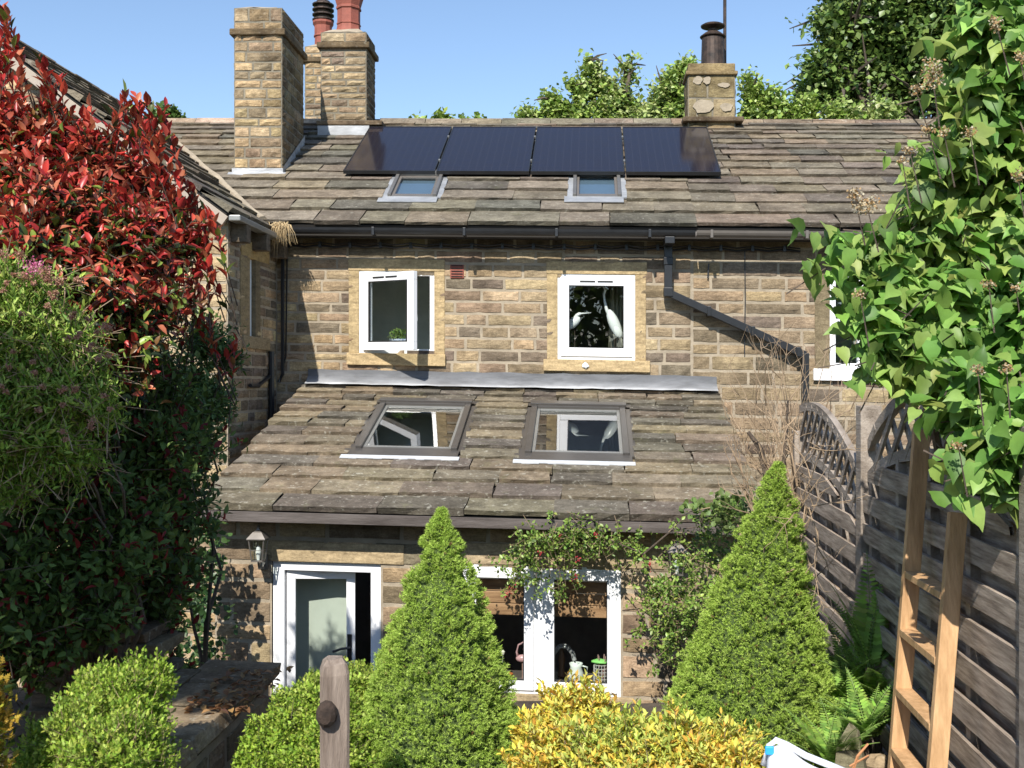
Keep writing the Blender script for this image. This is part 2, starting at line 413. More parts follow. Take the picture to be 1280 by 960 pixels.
# lean-to roof plane from two picture points
lo = PL(640,641,8.2); hi = PL(640,486,11.12)
LPH = math.atan((hi[2]-lo[2])/(11.12-8.2)); LO = np.array([0,8.2,lo[2]-.05]); LS = np.array([0,math.cos(LPH),math.sin(LPH)]); LN = np.array([0,-math.sin(LPH),math.cos(LPH)])
LLEN = (11.2-8.2)/math.cos(LPH)
def onplane(px,py,O,S,Nn,h=0):
    p = hit(px,py,O+Nn*h,Nn); return p[0], float(np.dot(p-O,S))
def zdeck_l(y): return LO[2]+(y-8.2)*math.tan(LPH)

cot = thing('stone_cottage','honey brown stone cottage with two upper windows, a lean-to kitchen and white framed door',  'cottage', (-1,11.2,GROUND))
nb = thing('stone_cottage','darker stone cottage at the right end of the terrace, half hidden by the lilac', 'cottage', (3.5,11.2,GROUND))
lc = thing('stone_cottage','projecting stone cottage with pale barge board, behind the red leaved shrub', 'cottage', (-5.5,9.67,GROUND))

def pxr(x0,x1,y0,y1,d):     # picture rectangle -> (x0,x1,z0,z1) in the houses' frame
    a = PL(x0,y1,d); b = PL(x1,y0,d); c = PL(x0,y0,d); e = PL(x1,y1,d)
    return (a[0],b[0],(a[2]+e[2])/2,(b[2]+c[2])/2)
W1 = pxr(449,543,339,442,WY); W2 = pxr(697,794,343,450,WY); W3 = pxr(1037,1150,343,462,WY)
s, m = MB(), MB()
def mainpal(u,z):
    r = random.random()
    if z > 1.33: return BROWN
    if u < -2.05: return GOLD if r<.4 else BUFF
    if u > .25: return BROWN if r<.6 else BUFF
    return BROWN if r<.5 else BUFF
O0 = (0,WY,0); NY = (0,-1,0)
stone_wall(s,m,O0,X,NY,XL,-2.02,-3.35,1.75,[(-2.93,-2,-3.4,-.12),W1],(.085,.125),(.2,.55),palfn=mainpal)
stone_wall(s,m,O0,X,NY,-2.02,-.25,-.2,1.75,[W1,W2],(.12,.165),(.2,.52),palfn=mainpal,gap=.016)
stone_wall(s,m,O0,X,NY,-.25,XB,-.2,1.75,[W2],(.12,.165),(.2,.55),palfn=mainpal,gap=.018)
# lean-to walls
D1 = pxr(340,476,703,962,LY); D1=(D1[0],D1[1],GROUND,D1[3]); K1 = pxr(579,776,707,868,LY)
lz = zdeck_l(LY)
stone_wall(s,m,(0,LY,0),X,NY,-2.97,1.28,GROUND,lz,[D1,K1],(.12,.2),(.22,.6),pal=BUFF,gap=.02)
stone_wall(s,m,(-2.97,0,0),Y,(-1,0,0),LY,WY,GROUND,-.1,(),(.12,.2),(.22,.6),top=lambda y:zdeck_l(y)-.01,gap=.018)
stone_wall(s,m,(1.28,0,0),Y,(1,0,0),LY,WY,GROUND,-.1,(),(.12,.2),(.22,.6),top=lambda y:zdeck_l(y)-.01,gap=.018)
s.build('stonework',M['stone'],cot,tilt=True); m.build('mortar',M['mortar'],cot,tilt=True)
s, m = MB(), MB()
stone_wall(s,m,O0,X,NY,XB,8.0,-3.35,1.75,[(XB-.1,1.27,-3.4,-.12),W3],(.12,.165),(.22,.6),pal=BROWN+BUFF[:2],gap=.018)
s.build('stonework',M['stone'],nb,tilt=True); m.build('mortar',M['mortar'],nb,tilt=True)

# window dressings
def dress(parent, top, sill, jl, jr, y0=WY-.016, y1=WY+.16, name='window_surround'):
    mb = MB(); c = (.46,.36,.21)
    z0 = sill[3]; z1 = top[2]
    mb.box((top[0],y0,top[2]),(top[1],y1,top[3]),c)
    mb.box((sill[0],y0-.03,sill[2]),(sill[1],y1,sill[3]),(.48,.37,.215))
    mb.box((jl[0],y0+.003,z0),(jl[1],y1,z1),(.44,.345,.20)); mb.box((jr[0],y0+.003,z0),(jr[1],y1,z1),(.45,.35,.205))
    return mb.build(name,M['stone_clean'],parent,tilt=True,bevel=.006)
def rect_dress(parent, w, lt, rt, tt, bb, wj, over=.01):
    x0,x1,z0,z1 = w
    return dress(parent,(x0-lt,x1+rt,z1,z1+tt),(x0-lt-over,x1+rt+over,z0-bb,z0),(x0-wj,x0,0,0),(x1,x1+wj,0,0))
rect_dress(cot,W1,.115,.11,.125,.125,.11); rect_dress(cot,W2,.115,.12,.13,.12,.11,.03)
mb = MB(); x0,x1,z0,z1 = W3
mb.box((x0-.15,WY-.016,z0),(x0,WY+.16,z1),(.20,.165,.105)); mb.box((x0-.15,WY-.018,z1),(x1+.2,WY+.16,z1+.14),(.2,.165,.105)); mb.box((x1,WY-.016,z0),(x1+.15,WY+.16,z1),(.2,.165,.105))
mb.build('window_surround',M['stone_clean'],nb,tilt=True,bevel=.006)
mb = MB(); mb.box((x0-.17,WY-.05,z0-.12),(x1+.2,WY+.16,z0),(.7,.7,.7)); mb.build('window_sill',M['upvc'],nb,tilt=True,bevel=.004)
# lintels of the lean-to
mb = MB()
a = pxr(340,505,678,703,LY); mb.box((a[0],LY-.014,D1[3]),(a[1],LY+.15,D1[3]+.155),(.44,.35,.22)); mb.build('lintel',M['stone_clean'],cot,tilt=True,bevel=.006); mb = MB()
b = pxr(556,830,678,708,LY); mb.box((b[0]-.03,LY-.014,K1[3]),(b[1],LY+.15,K1[3]+.165),(.40,.32,.21)); mb.build('lintel',M['stone_clean'],cot,tilt=True,bevel=.006); mb = MB()
mb.box((K1[0]-.1,LY-.03,K1[2]-.12),(K1[1]+.1,LY+.15,K1[2]),(.4,.32,.2))
mb.build('window_sill',M['stone_clean'],cot,tilt=True,bevel=.006)

def flatglass(parent, x0,x1,z0,z1,y,mat='glass',name='glass'):
    return MB().add([(x0,y,z0),(x1,y,z0),(x1,y,z1),(x0,y,z1)],[(0,1,2,3)]).build(name,M[mat],parent,tilt=True)
def trickle(parent, xc, z, y, w=.34):
    mb = MB(); mb.box((xc-w/2,y-.006,z-.008),(xc-.012,y,z+.008)); mb.box((xc+.012,y-.006,z-.008),(xc+w/2,y,z+.008))
    return mb.build('trickle_vent',M['upvc_sh'],parent,tilt=True)
# window two: closed casement
x0,x1,z0,z1 = W2; fy = WY-.004
f = MB(); ring(f,x0,x1,z0,z1,fy,fy+.07,.045); fr = f.build('window',M['upvc'],cot,tilt=True,bevel=.004)
f = MB(); ring(f,x0+.03,x1-.03,z0+.035,z1-.03,fy-.016,fy+.05,.088); f.build('sash',M['upvc'],fr,tilt=True,bevel=.005)
f = MB(); ring(f,x0+.115,x1-.115,z0+.12,z1-.115,fy-.008,fy+.03,.009); f.build('seal',M['upvc_sh'],fr,tilt=True)
flatglass(fr,x0+.118,x1-.118,z0+.123,z1-.118,fy+.02); trickle(fr,(x0+x1)/2,z1-.075,fy-.016)
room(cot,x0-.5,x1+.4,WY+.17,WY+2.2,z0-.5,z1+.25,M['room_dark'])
# window one: casement swung open on its left edge
x0,x1,z0,z1 = W1
f = MB(); ring(f,x0,x1,z0,z1,fy,fy+.07,.048); fr = f.build('window',M['upvc'],cot,tilt=True,bevel=.004)
al = math.radians(33); hx = x0+.04; sw = (x1-x0)-.08; h0,h1 = z0+.03,z1-.035
A = np.array([math.cos(al),-math.sin(al),0]); B = np.array([math.sin(al),math.cos(al),0])   # along the sash, and inward
Os = np.array([hx,fy-.02,0])
def swung(mbx, a, b, c): mbx.fbox(Os,A,B,Z,(a[0],b[0],c[0]),(a[1],b[1],c[1]))
f = MB()
t=.085
swung(f,(0,sw),(0,.06),(h1-t,h1)); swung(f,(0,sw),(0,.06),(h0,h0+t)); swung(f,(0,t),(0,.06),(h0+t,h1-t)); swung(f,(sw-t,sw),(0,.06),(h0+t,h1-t))
f.build('sash',M['upvc'],fr,tilt=True,bevel=.004)
f = MB()
for k,(p,q) in enumerate((((t,sw-t),(h1-t-.01,h1-t)),((t,sw-t),(h0+t,h0+t+.01)),((t,t+.01),(h0+t,h1-t)),((sw-t-.01,sw-t),(h0+t,h1-t)))): swung(f,p,(-.003,.02),q)
f.build('seal',M['upvc_sh'],fr,tilt=True)
g = MB(); q = [Os+A*u+B*.025+Z*z for u,z in ((t,h0+t),(sw-t,h0+t),(sw-t,h1-t),(t,h1-t))]; g.add(q,[(0,1,2,3)]); g.build('glass',M['glass'],fr,tilt=True)
f = MB(); pm = Os+A*(sw*.45)+Z*(h1-.045); f.fbox(pm,A,B,Z,(-.17,-.006,-.008),(-.012,0,.008)); f.fbox(pm,A,B,Z,(.012,-.006,-.008),(.17,0,.008)); f.build('trickle_vent',M['upvc_sh'],fr,tilt=True)
f = MB(); f.fbox(Os+A*(sw-.04)+Z*((h0+h1)/2),A,B,Z,(-.012,.06,-.05),(.012,.085,.05)); f.tube([Os+A*(sw-.04)+B*.085+Z*((h0+h1)/2),Os+A*(sw-.04)+B*.10+Z*((h0+h1)/2-.10)],.009); f.build('handle',M['upvc'],fr,tilt=True)
room(cot,x0-.15,x1+.2,WY+.17,WY+1.1,z0-.25,z1+.12,M['room'])
mb = MB(); mb.box((x0-.05,WY+.08,z0-.03),(x1+.05,WY+.36,z0-.002)); mb.build('inner_sill',M['upvc'],cot,tilt=True)
# window three, neighbour: open top hung light
x0,x1,z0,z1 = W3
f = MB(); ring(f,x0,x1,z0,z1,fy,fy+.07,.06); f.box((x0+.28,fy,z0+.06),(x0+.34,fy+.07,z1-.06)); f.box((x0+.06,fy+.001,z0+.47),(x0+.28,fy+.069,z0+.51)); f.box((x0+.34,fy+.001,z0+.47),(x1-.06,fy+.069,z0+.51))
fr = f.build('window',M['upvc'],nb,tilt=True,bevel=.004); flatglass(fr,x0+.06,x1-.06,z0+.06,z1-.06,fy+.03,'glass_sky')
room(nb,x0-.3,x1+.35,WY+.17,WY+2.0,z0-.5,z1+.25,M['room'])

# terracotta air vent
a = pxr(563,580,331,348,WY); f = MB(); f.box((a[0],WY-.02,a[2]),(a[1],WY,a[3]),(.22,.075,.05)); v = f.build('air_vent',M['clay'],cot,tilt=True,bevel=.004)
f = MB()
for k in range(5): zz = a[2]+.018+k*(a[3]-a[2]-.03)/4; f.box((a[0]+.012,WY-.027,zz-.004),(a[1]-.012,WY-.02,zz+.004),(.05,.02,.015))
sep(f,'slot',M['dark'],v,tilt=True)

# door of the lean-to
x0,x1,z0,z1 = D1; dy = LY+.02
f = MB(); f.box((x0,dy,z1-.075),(x1,dy+.09,z1)); f.box((x0,dy,z0),(x0+.095,dy+.09,z1-.075)); f.box((x1-.085,dy,z0),(x1,dy+.09,z1-.075))
dr = f.build('door_frame',M['upvc'],cot,tilt=True,bevel=.004)
# the left leaf stands ajar, swung inwards
al2 = math.radians(9); A2 = np.array([math.cos(al2),math.sin(al2),0]); B2 = np.array([-math.sin(al2),math.cos(al2),0]); O2 = np.array([x0+.105,dy+.03,0]); LW = (x1-x0)*.62
f = MB(); T=.07
for (a,b) in (((0,LW),(z1-.08-T,z1-.085)),((0,LW),(z0+.03,z0+.25)),((0,T),(z0+.25,z1-.08-T)),((LW-T,LW),(z0+.25,z1-.08-T))): f.fbox(O2,A2,B2,Z,(a[0],0,b[0]),(a[1],.055,b[1]))
dl = f.build('door',M['upvc'],cot,tilt=True,bevel=.004)
g = MB(); g.add([O2+A2*u+B2*.02+Z*z for u,z in ((T,z0+.25),(LW-T,z0+.25),(LW-T,z1-.08-T),(T,z1-.08-T))],[(0,1,2,3)]); g.build('glass',M['glass'],dl,tilt=True)
g = MB(); hz = PL(405,812,LY)[2]; hp = O2+A2*(LW-.045)+Z*hz; g.fbox(hp,A2,B2,Z,(-.018,-.012,-.12),(.018,0,.10)); g.tube([hp-B2*.012,hp-B2*.05,hp-B2*.055-A2*.06-Z*.005,hp-B2*.05-A2*.13-Z*.03],.011); g.build('handle',M['black'],dl,tilt=True)

f = MB(); f.box((x0+.0,LY+.30,GROUND),(x0+.60,LY+.34,z1-.0)); f.build('plaster_wall',M['plaster'],cot,tilt=True)
# kitchen window: two lights, white
x0,x1,z0,z1 = K1; ky = LY-.004
f = MB(); ring(f,x0,x1,z0,z1,ky,ky+.08,.05); mx0 = PL(664,780,LY)[0]; mx1 = PL(684,780,LY)[0]; f.box((mx0,ky,z0+.05),(mx1,ky+.08,z1-.05))
kf = f.build('window',M['upvc'],cot,tilt=True,bevel=.004)
for (p,q) in ((x0+.03,mx0+.02),(mx1-.02,x1-.03)):
    f = MB(); w_=.075; ring(f,p,q,z0+.03,z1-.03,ky-.016,ky+.05,w_); f.build('sash',M['upvc'],kf,tilt=True,bevel=.005); flatglass(kf,p+w_,q-w_,z0+.03+w_,z1-.03-w_,ky+.02)
    f = MB(); ring(f,p+w_-.002,q-w_+.002,z0+.028+w_,z1-.028-w_,ky-.008,ky+.03,.008); f.build('seal',M['upvc_sh'],kf,tilt=True)
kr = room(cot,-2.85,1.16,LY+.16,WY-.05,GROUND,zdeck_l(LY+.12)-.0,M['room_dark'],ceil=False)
mb = MB(); mb.box((x0-.1,LY+.09,z0-.03),(x1+.1,LY+.55,z0+.035),(.1,.08,.07)); mb.build('worktop',M['attr'],cot,tilt=True)
mb = MB(); kc = pxr(575,780,716,768,LY+.3)
for k in range(4): mb.box((kc[0]-.05,LY+.10,kc[2]+.03+k*.095),(kc[1]+.05,LY+.118,kc[2]+.12+k*.095))
mb.build('reflection_boards',M['reflected_wood'],cot,tilt=True,bevel=.004)  # brown boards behind the glass stand in for a reflected strip
# walls above the side rooms, plaster back wall of the kitchen
mb = MB(); mb.add([(-2.85,WY-.06,-2.0),(1.16,WY-.06,-2.0),(1.16,WY-.06,-.12),(-2.85,WY-.06,-.12)],[(0,1,2,3)]); mb.build('plaster_wall',M['room'],cot,tilt=True)

# ------------------------------------------------------------------ main roofs
sk = []      # skylights of the main roof in (u,s)
def skyl(px_bl,px_br,py_b,py_t,px_tl,px_tr,O,S,Nn,h):
    u0,s0 = onplane(px_bl,py_b,O,S,Nn,h); u1,_ = onplane(px_br,py_b,O,S,Nn,h); _,s1 = onplane((px_tl+px_tr)/2,py_t,O,S,Nn,h)
    return u0,u1,s0,s1
SK1 = skyl(484,545,242,216,506,557,MAIN_O,MS,MN,.09); SK2 = skyl(716,777,242,213,718,775,MAIN_O,MS,MN,.09)
SK3 = skyl(444,572,557,502,487,597,LO,LS,LN,.085); SK4 = skyl(656,787,563,506,668,782,LO,LS,LN,.085)
def skylight(parent, q, O, S, Nn, mat, h=.09, fw=.055, well=True, lead=None):
    u0,u1,s0,s1 = q
    f = MB(); fb = lambda a,b,c=(0,h): f.fbox(O,X,S,Nn,(a[0],b[0],c[0]),(a[1],b[1],c[1]))
    fb((u0,u0+fw),(s0,s1)); fb((u1-fw,u1),(s0,s1)); fb((u0+fw,u1-fw),(s1-fw,s1)); fb((u0+fw,u1-fw),(s0,s0+fw*.9),(0,h-.025)); fb((u0-.012,u1+.012),(s1-.035,s1+.05),(h,h+.022))
    fr = f.build('skylight',mat,parent,tilt=True,bevel=.004)
    f = MB(); i = fw; 
    for a,b in (((u0+i,u0+i+.03),(s0+i,s1-i)),((u1-i-.03,u1-i),(s0+i,s1-i)),((u0+i+.03,u1-i-.03),(s0+i,s0+i+.04)),((u0+i+.03,u1-i-.03),(s1-i-.03,s1-i))): f.fbox(O,X,S,Nn,(a[0],b[0],.0),(a[1],b[1],h-.028))
    f.build('inner_frame',M['alu_light'] if mat is M['alu'] else M['brownpipe'],fr,tilt=True,bevel=.003)
    g = MB(); g.add([O+X*u+S*s_+Nn*(h-.036) for u,s_ in ((u0+i+.02,s0+i+.02),(u1-i-.02,s0+i+.02),(u1-i-.02,s1-i-.02),(u0+i+.02,s1-i-.02))],[(0,1,2,3)]); g.build('glass',M['glass_sky' if lead else 'glass_up'],fr,tilt=True)
    f = MB(); f.fbox(O,X,S,Nn,(u0-.09,s0-.16,.052),(u1+.02,s0,.06)); f.fbox(O,X,S,Nn,(u0-.06,s0,.03),(u0-.002,s1,.05)); f.fbox(O,X,S,Nn,(u1+.002,s0,.03),(u1+.06,s1,.05)); f.fbox(O,X,S,Nn,(u0-.06,s1+.052,.045),(u1+.06,s1+.14,.05))
    f.build('flashing',M['alu'] if lead else M['lead'],fr,tilt=True)
    if lead:
        f = MB(); K=14
        for k in range(K):
            a = u0-.09+(u1-u0+.13)*k/K; b = a+(u1-u0+.13)/K; j=random.uniform(-.012,.012)
            f.fbox(O,X,S,Nn,(a,s0-.235+j,.056+random.uniform(0,.004)),(b,s0-.163,.066))
        f.build('lead_apron',M['lead_bright'],fr,tilt=True)
    return fr
for q in (SK1,SK2):
    fr=skylight(cot,q,MAIN_O,MS,MN,M['alu_mid'],.09,.038)
    g=MB(); u0,u1,s0,s1=q; g.add([MAIN_O+X*u+MS*s_+MN*.02 for u,s_ in ((u0+.03,s0+.03),(u1-.03,s0+.03),(u1-.03,s1-.03),(u0+.03,s1-.03))],[(0,1,2,3)]); g.build('painted_sky_sheet',M['painted_sky_sheet'],fr,tilt=True)  # pale blue sheet under the glass, painting in the sky's reflection
for q in (SK3,SK4): skylight(cot,q,LO,LS,LN,M['alu'],.085,.055,lead=True)
def deck(mb, O,U,S,Nn,u0,u1,s0,s1,holes=()):
    us = sorted({u0,u1}|{h for q in holes for h in q[:2]}); ss = sorted({s0,s1}|{h for q in holes for h in q[2:]})
    for i in range(len(us)-1):
        for j in range(len(ss)-1):
            uc,sc = (us[i]+us[i+1])/2,(ss[j]+ss[j+1])/2
            if any(p<uc<q and r<sc<t for p,q,r,t in holes): continue
            mb.fbox(O,U,S,Nn,(us[i],ss[j],-.03),(us[i+1],ss[j+1],-.002))
infl = lambda q,a=.06,b=.10: (q[0]-a,q[1]+a,q[2]-b,q[3]+.07)
mb = MB(); slates(mb,MAIN_O,X,MS,MN,lambda s:(-6.6 if s>.8 else -3.35-.3*s*3,XB+.02),SLEN,.34,.17,[infl(SK1,.05,.02),infl(SK2,.05,.02)],w=(.42,.95))
mb.build('roof_slates',M['slate'],cot,tilt=True)
mb = MB(); deck(mb,MAIN_O,X,MS,MN,-6.6,XB,.02,SLEN,[SK1,SK2]); 
for q in (SK1,SK2): mb.fbox(MAIN_O,X,MS,MN,(q[0]-.05,q[2]-.05,-.5),(q[1]+.05,q[3]+.05,-.45))
back = np.array([0,RIDGE_Y*2-10.95,1.597]); deck(mb,back,X,np.array([0,-math.cos(PHI),math.sin(PHI)]),np.array([0,math.sin(PHI),math.cos(PHI)]),-6.6,XB,0,SLEN)
mb.box((-3.3,11.0,1.50),(XB,11.19,1.56)); mb.build('roof_deck',M['deck'],cot,tilt=True)
mb = MB(); slates(mb,MAIN_O,X,MS,MN,lambda s:(XB+.03,8.2),SLEN,.32,.155,w=(.42,.95),pal=[tuple(a*.9 for a in c) for c in SL]); mb.build('roof_slates',M['slate'],nb,tilt=True)
mb = MB(); deck(mb,MAIN_O,X,MS,MN,XB,8.1,.02,SLEN); deck(mb,back,X,np.array([0,-math.cos(PHI),math.sin(PHI)]),np.array([0,math.sin(PHI),math.cos(PHI)]),XB,8.1,0,SLEN)
mb.box((XB,11.0,1.50),(8.0,11.19,1.56)); mb.build('roof_deck',M['deck'],nb,tilt=True)
def ridge(parent, x0, x1, pal, y=RIDGE_Y, z=3.38, name='ridge_stones'):
    mb = MB(); x = x0
    while x < x1-.05:
        L = min(random.uniform(.45,.65), x1-x); j = random.uniform(-.008,.008); c = pick(pal,.15); w=.17; hh=.012
        prof = [(-w,-.12),(-w*.9,-.075),(-.03,.055),(.03,.055),(w*.9,-.075),(w,-.12)]
        V = [(xx,y+a,z+b+j+hh) for xx in (x+.004,x+L-.004) for a,b in prof]
        mb.add(V,[(0,1,7,6),(1,2,8,7),(2,3,9,8),(3,4,10,9),(4,5,11,10),(5,4,3,2,1,0),(6,7,8,9,10,11)],c); x += L
    return mb.build(name,M['slate'],parent,tilt=True)
ridge(cot,-6.4,-3.3,[(.42,.34,.27),(.36,.28,.22)]); ridge(cot,-3.3,XB,SL); ridge(nb,XB,8.1,[(.26,.21,.16),(.2,.16,.125)])
# lean-to roof
mb = MB(); slates(mb,LO,X,LS,LN,lambda s:(-3.05+.03*s,1.36-.01*s),LLEN-.04,.30,.16,[infl(SK3,.04,.02),infl(SK4,.04,.02)],w=(.4,.78),jag=.012,th=(.042,.062),pal=[(.215,.184,.136),(.185,.162,.126),(.24,.20,.142),(.13,.118,.099),(.155,.142,.122)])
slates(mb,LO,X,LS,LN,lambda s:(-3.03,1.36),.10,.3,.3,w=(.3,.7),th=(.03,.04),start=-.035) if False else None
mb.build('lean_to_roof',M['slate_low'],cot,tilt=True)
mb = MB(); deck(mb,LO,X,LS,LN,-3.03,1.34,.03,LLEN,[SK3,SK4]); mb.build('lean_to_deck',M['deck'],cot,tilt=True)
mb = MB(); mb.box((-3.02,8.17,LO[2]-.070),(1.27,8.20,LO[2]+.008)); mb.build('fascia',M['wood_fascia'],cot,tilt=True,bevel=.003)
mb = MB(); mb.box((-3.0,8.202,LO[2]-.06),(1.27,8.44,LO[2]-.045)); mb.build('soffit',M['deck'],cot,tilt=True)
# lead flashing along the wall
mb = MB(); K = 30; zt = PL(640,466,WY)[2]; zb = PL(640,486,11.05)[2]; fx0,fx1 = -2.93,PL(897,480,11.1)[0]
V=[]; FC=[]
for k in range(K+1):
    x = fx0+(fx1-fx0)*k/K; j = random.uniform(-.006,.006)
    V += [(x,WY-.022,zt+j),(x,WY-.03,zt-.07+j),(x,11.10+random.uniform(-.01,.01),zb+.045),(x,11.02+random.uniform(-.015,.015),zb+.018+random.uniform(-.004,.004))]
    FC+=[(.10,.103,.11),(.13,.133,.14),(.22,.225,.235),(.52,.53,.54)]
mb.add(V,[(4*k+r,4*k+r+1,4*k+r+5,4*k+r+4) for k in range(K) for r in range(3)]); mb.c=FC; mb.build('flashing',M['lead_attr'],cot,tilt=True)

# ------------------------------------------------------------------ gutters, pipes, cables
gz = PL(600,290,10.86)[2]
def gutter(parent, x0, x1, mat, name='gutter'):
    mb = MB(); n=8; V=[]
    for x in (x0,x1):
        V += [(x,10.87+.052*math.cos(a),gz+.03+.064*math.sin(a)) for a in [PI+PI*k/n for k in range(n+1)]]
        V += [(x,10.87+.045*math.cos(a),gz+.03+.057*math.sin(a)) for a in [PI+PI*k/n for k in range(n+1)]]
    m = 2*(n+1); o=n+1
    Fs = [(k,k+1,m+k+1,m+k) for k in range(n)]+[(o+k+1,o+k,m+o+k,m+o+k+1) for k in range(n)]+[(0,m,m+o,o),(n,o+n,m+o+n,m+n)]+[tuple(range(o))+tuple(range(2*o-1,o-1,-1))]+[tuple(m+i for i in (tuple(range(o))[::-1]+tuple(range(o,2*o))))]
    mb.add(V,Fs); g = mb.build(name,mat,parent,tilt=True)
    mb = MB(); x = x0+.15
    while x < x1-.05:
        mb.fbox((x,10.87,gz),X,Y,Z,(-.014,-.060,-.044),(.014,.060,.036)); x += .93
    sep(mb,'bracket',mat,g,tilt=True,bevel=.003)
    return g
gutter(cot,-3.25,XB,M['black']); gutter(nb,XB+.01,8.0,M['brownpipe'])
dpx = PL(835,300,11.1)[0]; zA = gz; zB = PL(835,366,11.1)[2]; e = PL(1006,444,11.1); zC = PL(1006,500,11.1)[2]
mb = MB(); mb.box((dpx-.04,11.05,zB+.02),(dpx+.04,11.13,gz-.10)); mb.box((dpx-.048,10.84,gz-.10),(dpx+.048,11.13,gz-.03)); mb.box((dpx-.047,11.043,zB+.28),(dpx+.047,11.137,zB+.36)); mb.box((dpx-.047,11.043,zB-.04),(dpx+.047,11.137,zB+.05))
mb.bar((dpx,11.09,zB),(e[0],11.09,e[2]),.075,.075,up=(0,1,0)); mb.box((e[0]-.035,11.05,zC),(e[0]+.035,11.125,e[2]+.02))
for t in (.3,.62,.95):
    p = np.array([dpx,11.09,zB])*(1-t)+np.array([e[0],11.09,e[2]])*t; mb.fbox(p,X,Y,Z,(-.02,-.047,-.05),(.02,.1,.05))
mb.build('downpipe',M['black'],cot,tilt=True,bevel=.006)
mb = MB(); cz = PL(640,309,11.17)[2]; pts=[]; x=-3.12
while x < 2.1:
    pts += [(x,11.165,cz),(x+.16,11.168,cz-.018)]; x += .32
mb.tube(pts,.012,5); mb.tube([(p[0],p[1],p[2]+.03) for p in pts],.007,4)
for p in pts[::2]: mb.fbox(p,X,Y,Z,(-.015,-.015,-.02),(.015,.03,.04))
mb.tube([(-3.12,11.165,cz),(-3.19,11.165,cz-.04),(-3.2,11.165,cz-.12),(-3.2,11.165,PL(370,468,WY)[2]),(-3.24,11.165,PL(370,478,WY)[2])],.019,6)
mb.tube([(-3.15,11.165,cz-.03),(-3.165,11.165,.25),(-3.2,11.165,.12)],.008,4)
cx = PL(931,320,11.17)[0]; mb.tube([(cx,11.17,cz),(cx+.004,11.17,.9),(cx-.003,11.17,.35)],.007,4)
cx2 = PL(886,330,11.17)[0]; mb.tube([(cx2,11.17,PL(886,330,WY)[2]),(cx2-.01,11.17,PL(886,348,WY)[2])],.01,4)
mb.build('wall_cable',M['black'],cot,tilt=True)
mb = MB(); q = PL(350,470,11.1)
mb.tube([(XL+.03,10.9,q[2]+.0),(XL+.03,10.5,q[2]-.1),(XL+.04,10.2,q[2]-.1)],.02,6); mb.tube([(XL+.04,10.9,q[2]+.25),(XL+.04,10.9,q[2]-.9)],.03,8); mb.build('waste_pipe',M['black'],lc,tilt=True)

# ------------------------------------------------------------------ the projecting cottage on the left
ev = PL(286,266,9.5); LXE = ev[0]; LZE = ev[2]; LX_R = -5.80; LZ_R = 3.36; LPIT = math.atan((LZ_R-LZE)/(LXE-LX_R))
CO = np.array([LXE+.0,9.5,LZE]); CS = np.array([-math.cos(LPIT),0,math.sin(LPIT)]); CN = np.array([math.sin(LPIT),0,math.cos(LPIT)]); CLEN = (LXE-LX_R)/math.cos(LPIT)
mb = MB(); slates(mb,CO,Y,CS,CN,lambda s:(0.0,max(.9+ s*math.cos(LPIT)*1.32+ .62,1.2)),CLEN,.30,.2,w=(.35,.75),pal=[tuple(a*.95 for a in c) for c in SL]); mb.build('roof_slates',M['slate'],lc,tilt=True)
mb = MB(); deck(mb,CO,Y,CS,CN,0.03,5.2,.02,CLEN); deck(mb,np.array([2*LX_R-LXE,9.5,LZE]),Y,np.array([math.cos(LPIT),0,math.sin(LPIT)]),np.array([-math.sin(LPIT),0,math.cos(LPIT)]),0.03,5.2,.02,CLEN); mb.build('roof_deck',M['deck'],lc,tilt=True)
mb = MB(); y=9.5
while y < 14.6:
    L = random.uniform(.4,.6); c = pick([(.3,.25,.2),(.24,.2,.16)],.15); j=random.uniform(-.01,.01); w=.17
    prof=[(-w,-.14),(-.04,.045),(.04,.045),(w,-.14)]
    mb.add([(LX_R+a,yy,LZ_R+b+j) for yy in (y+.004,y+L-.004) for a,b in prof],[(0,1,5,4),(1,2,6,5),(2,3,7,6),(0,3,2,1),(4,5,6,7)],c); y+=L
mb.build('ridge_stones',M['slate'],lc,tilt=True)
# barge board along the verge, mortar fillet in the valley
mb = MB(); mb.fbox(CO,Y,CS,CN,(.035,.0,-.13),(.075,CLEN,-.035)); mb.build('barge_board',solid('cream_paint',(.36,.30,.24),.6,var=.08),lc,tilt=True,bevel=.004)
vp=[]; 
for k in range(15):
    t = k/14; zz = LZE+.10+(LZ_R-LZE-.15)*t; xx = LXE-(zz-LZE)/math.tan(LPIT); yy = 10.95+(zz-1.597)/.577; vp.append((xx+.01,yy-.01,zz+.045+random.uniform(-.01,.01)))
mb = MB(); mb.tube(vp,[.05+random.uniform(-.012,.015) for _ in vp],7); mb.build('valley_mortar',M['mortar'],lc,tilt=True)
s,m = MB(),MB()
top = lambda u: min(LZE+(LXE-u)*math.tan(LPIT), LZE+(u-(2*LX_R-LXE))*math.tan(LPIT))-.06
stone_wall(s,m,(0,9.67,0),X,NY,-8.2,XL,GROUND,LZ_R,(),(.09,.14),(.2,.5),pal=GOLD,top=top,gap=.012)
WL = (10.28,10.46,.42,1.18)
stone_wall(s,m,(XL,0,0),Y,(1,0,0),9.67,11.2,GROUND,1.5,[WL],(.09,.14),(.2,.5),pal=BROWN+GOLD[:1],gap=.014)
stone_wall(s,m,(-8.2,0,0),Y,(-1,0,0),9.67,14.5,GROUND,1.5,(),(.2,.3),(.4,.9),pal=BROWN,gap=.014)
s.build('stonework',M['stone'],lc,tilt=True); m.build('mortar',M['mortar'],lc,tilt=True)
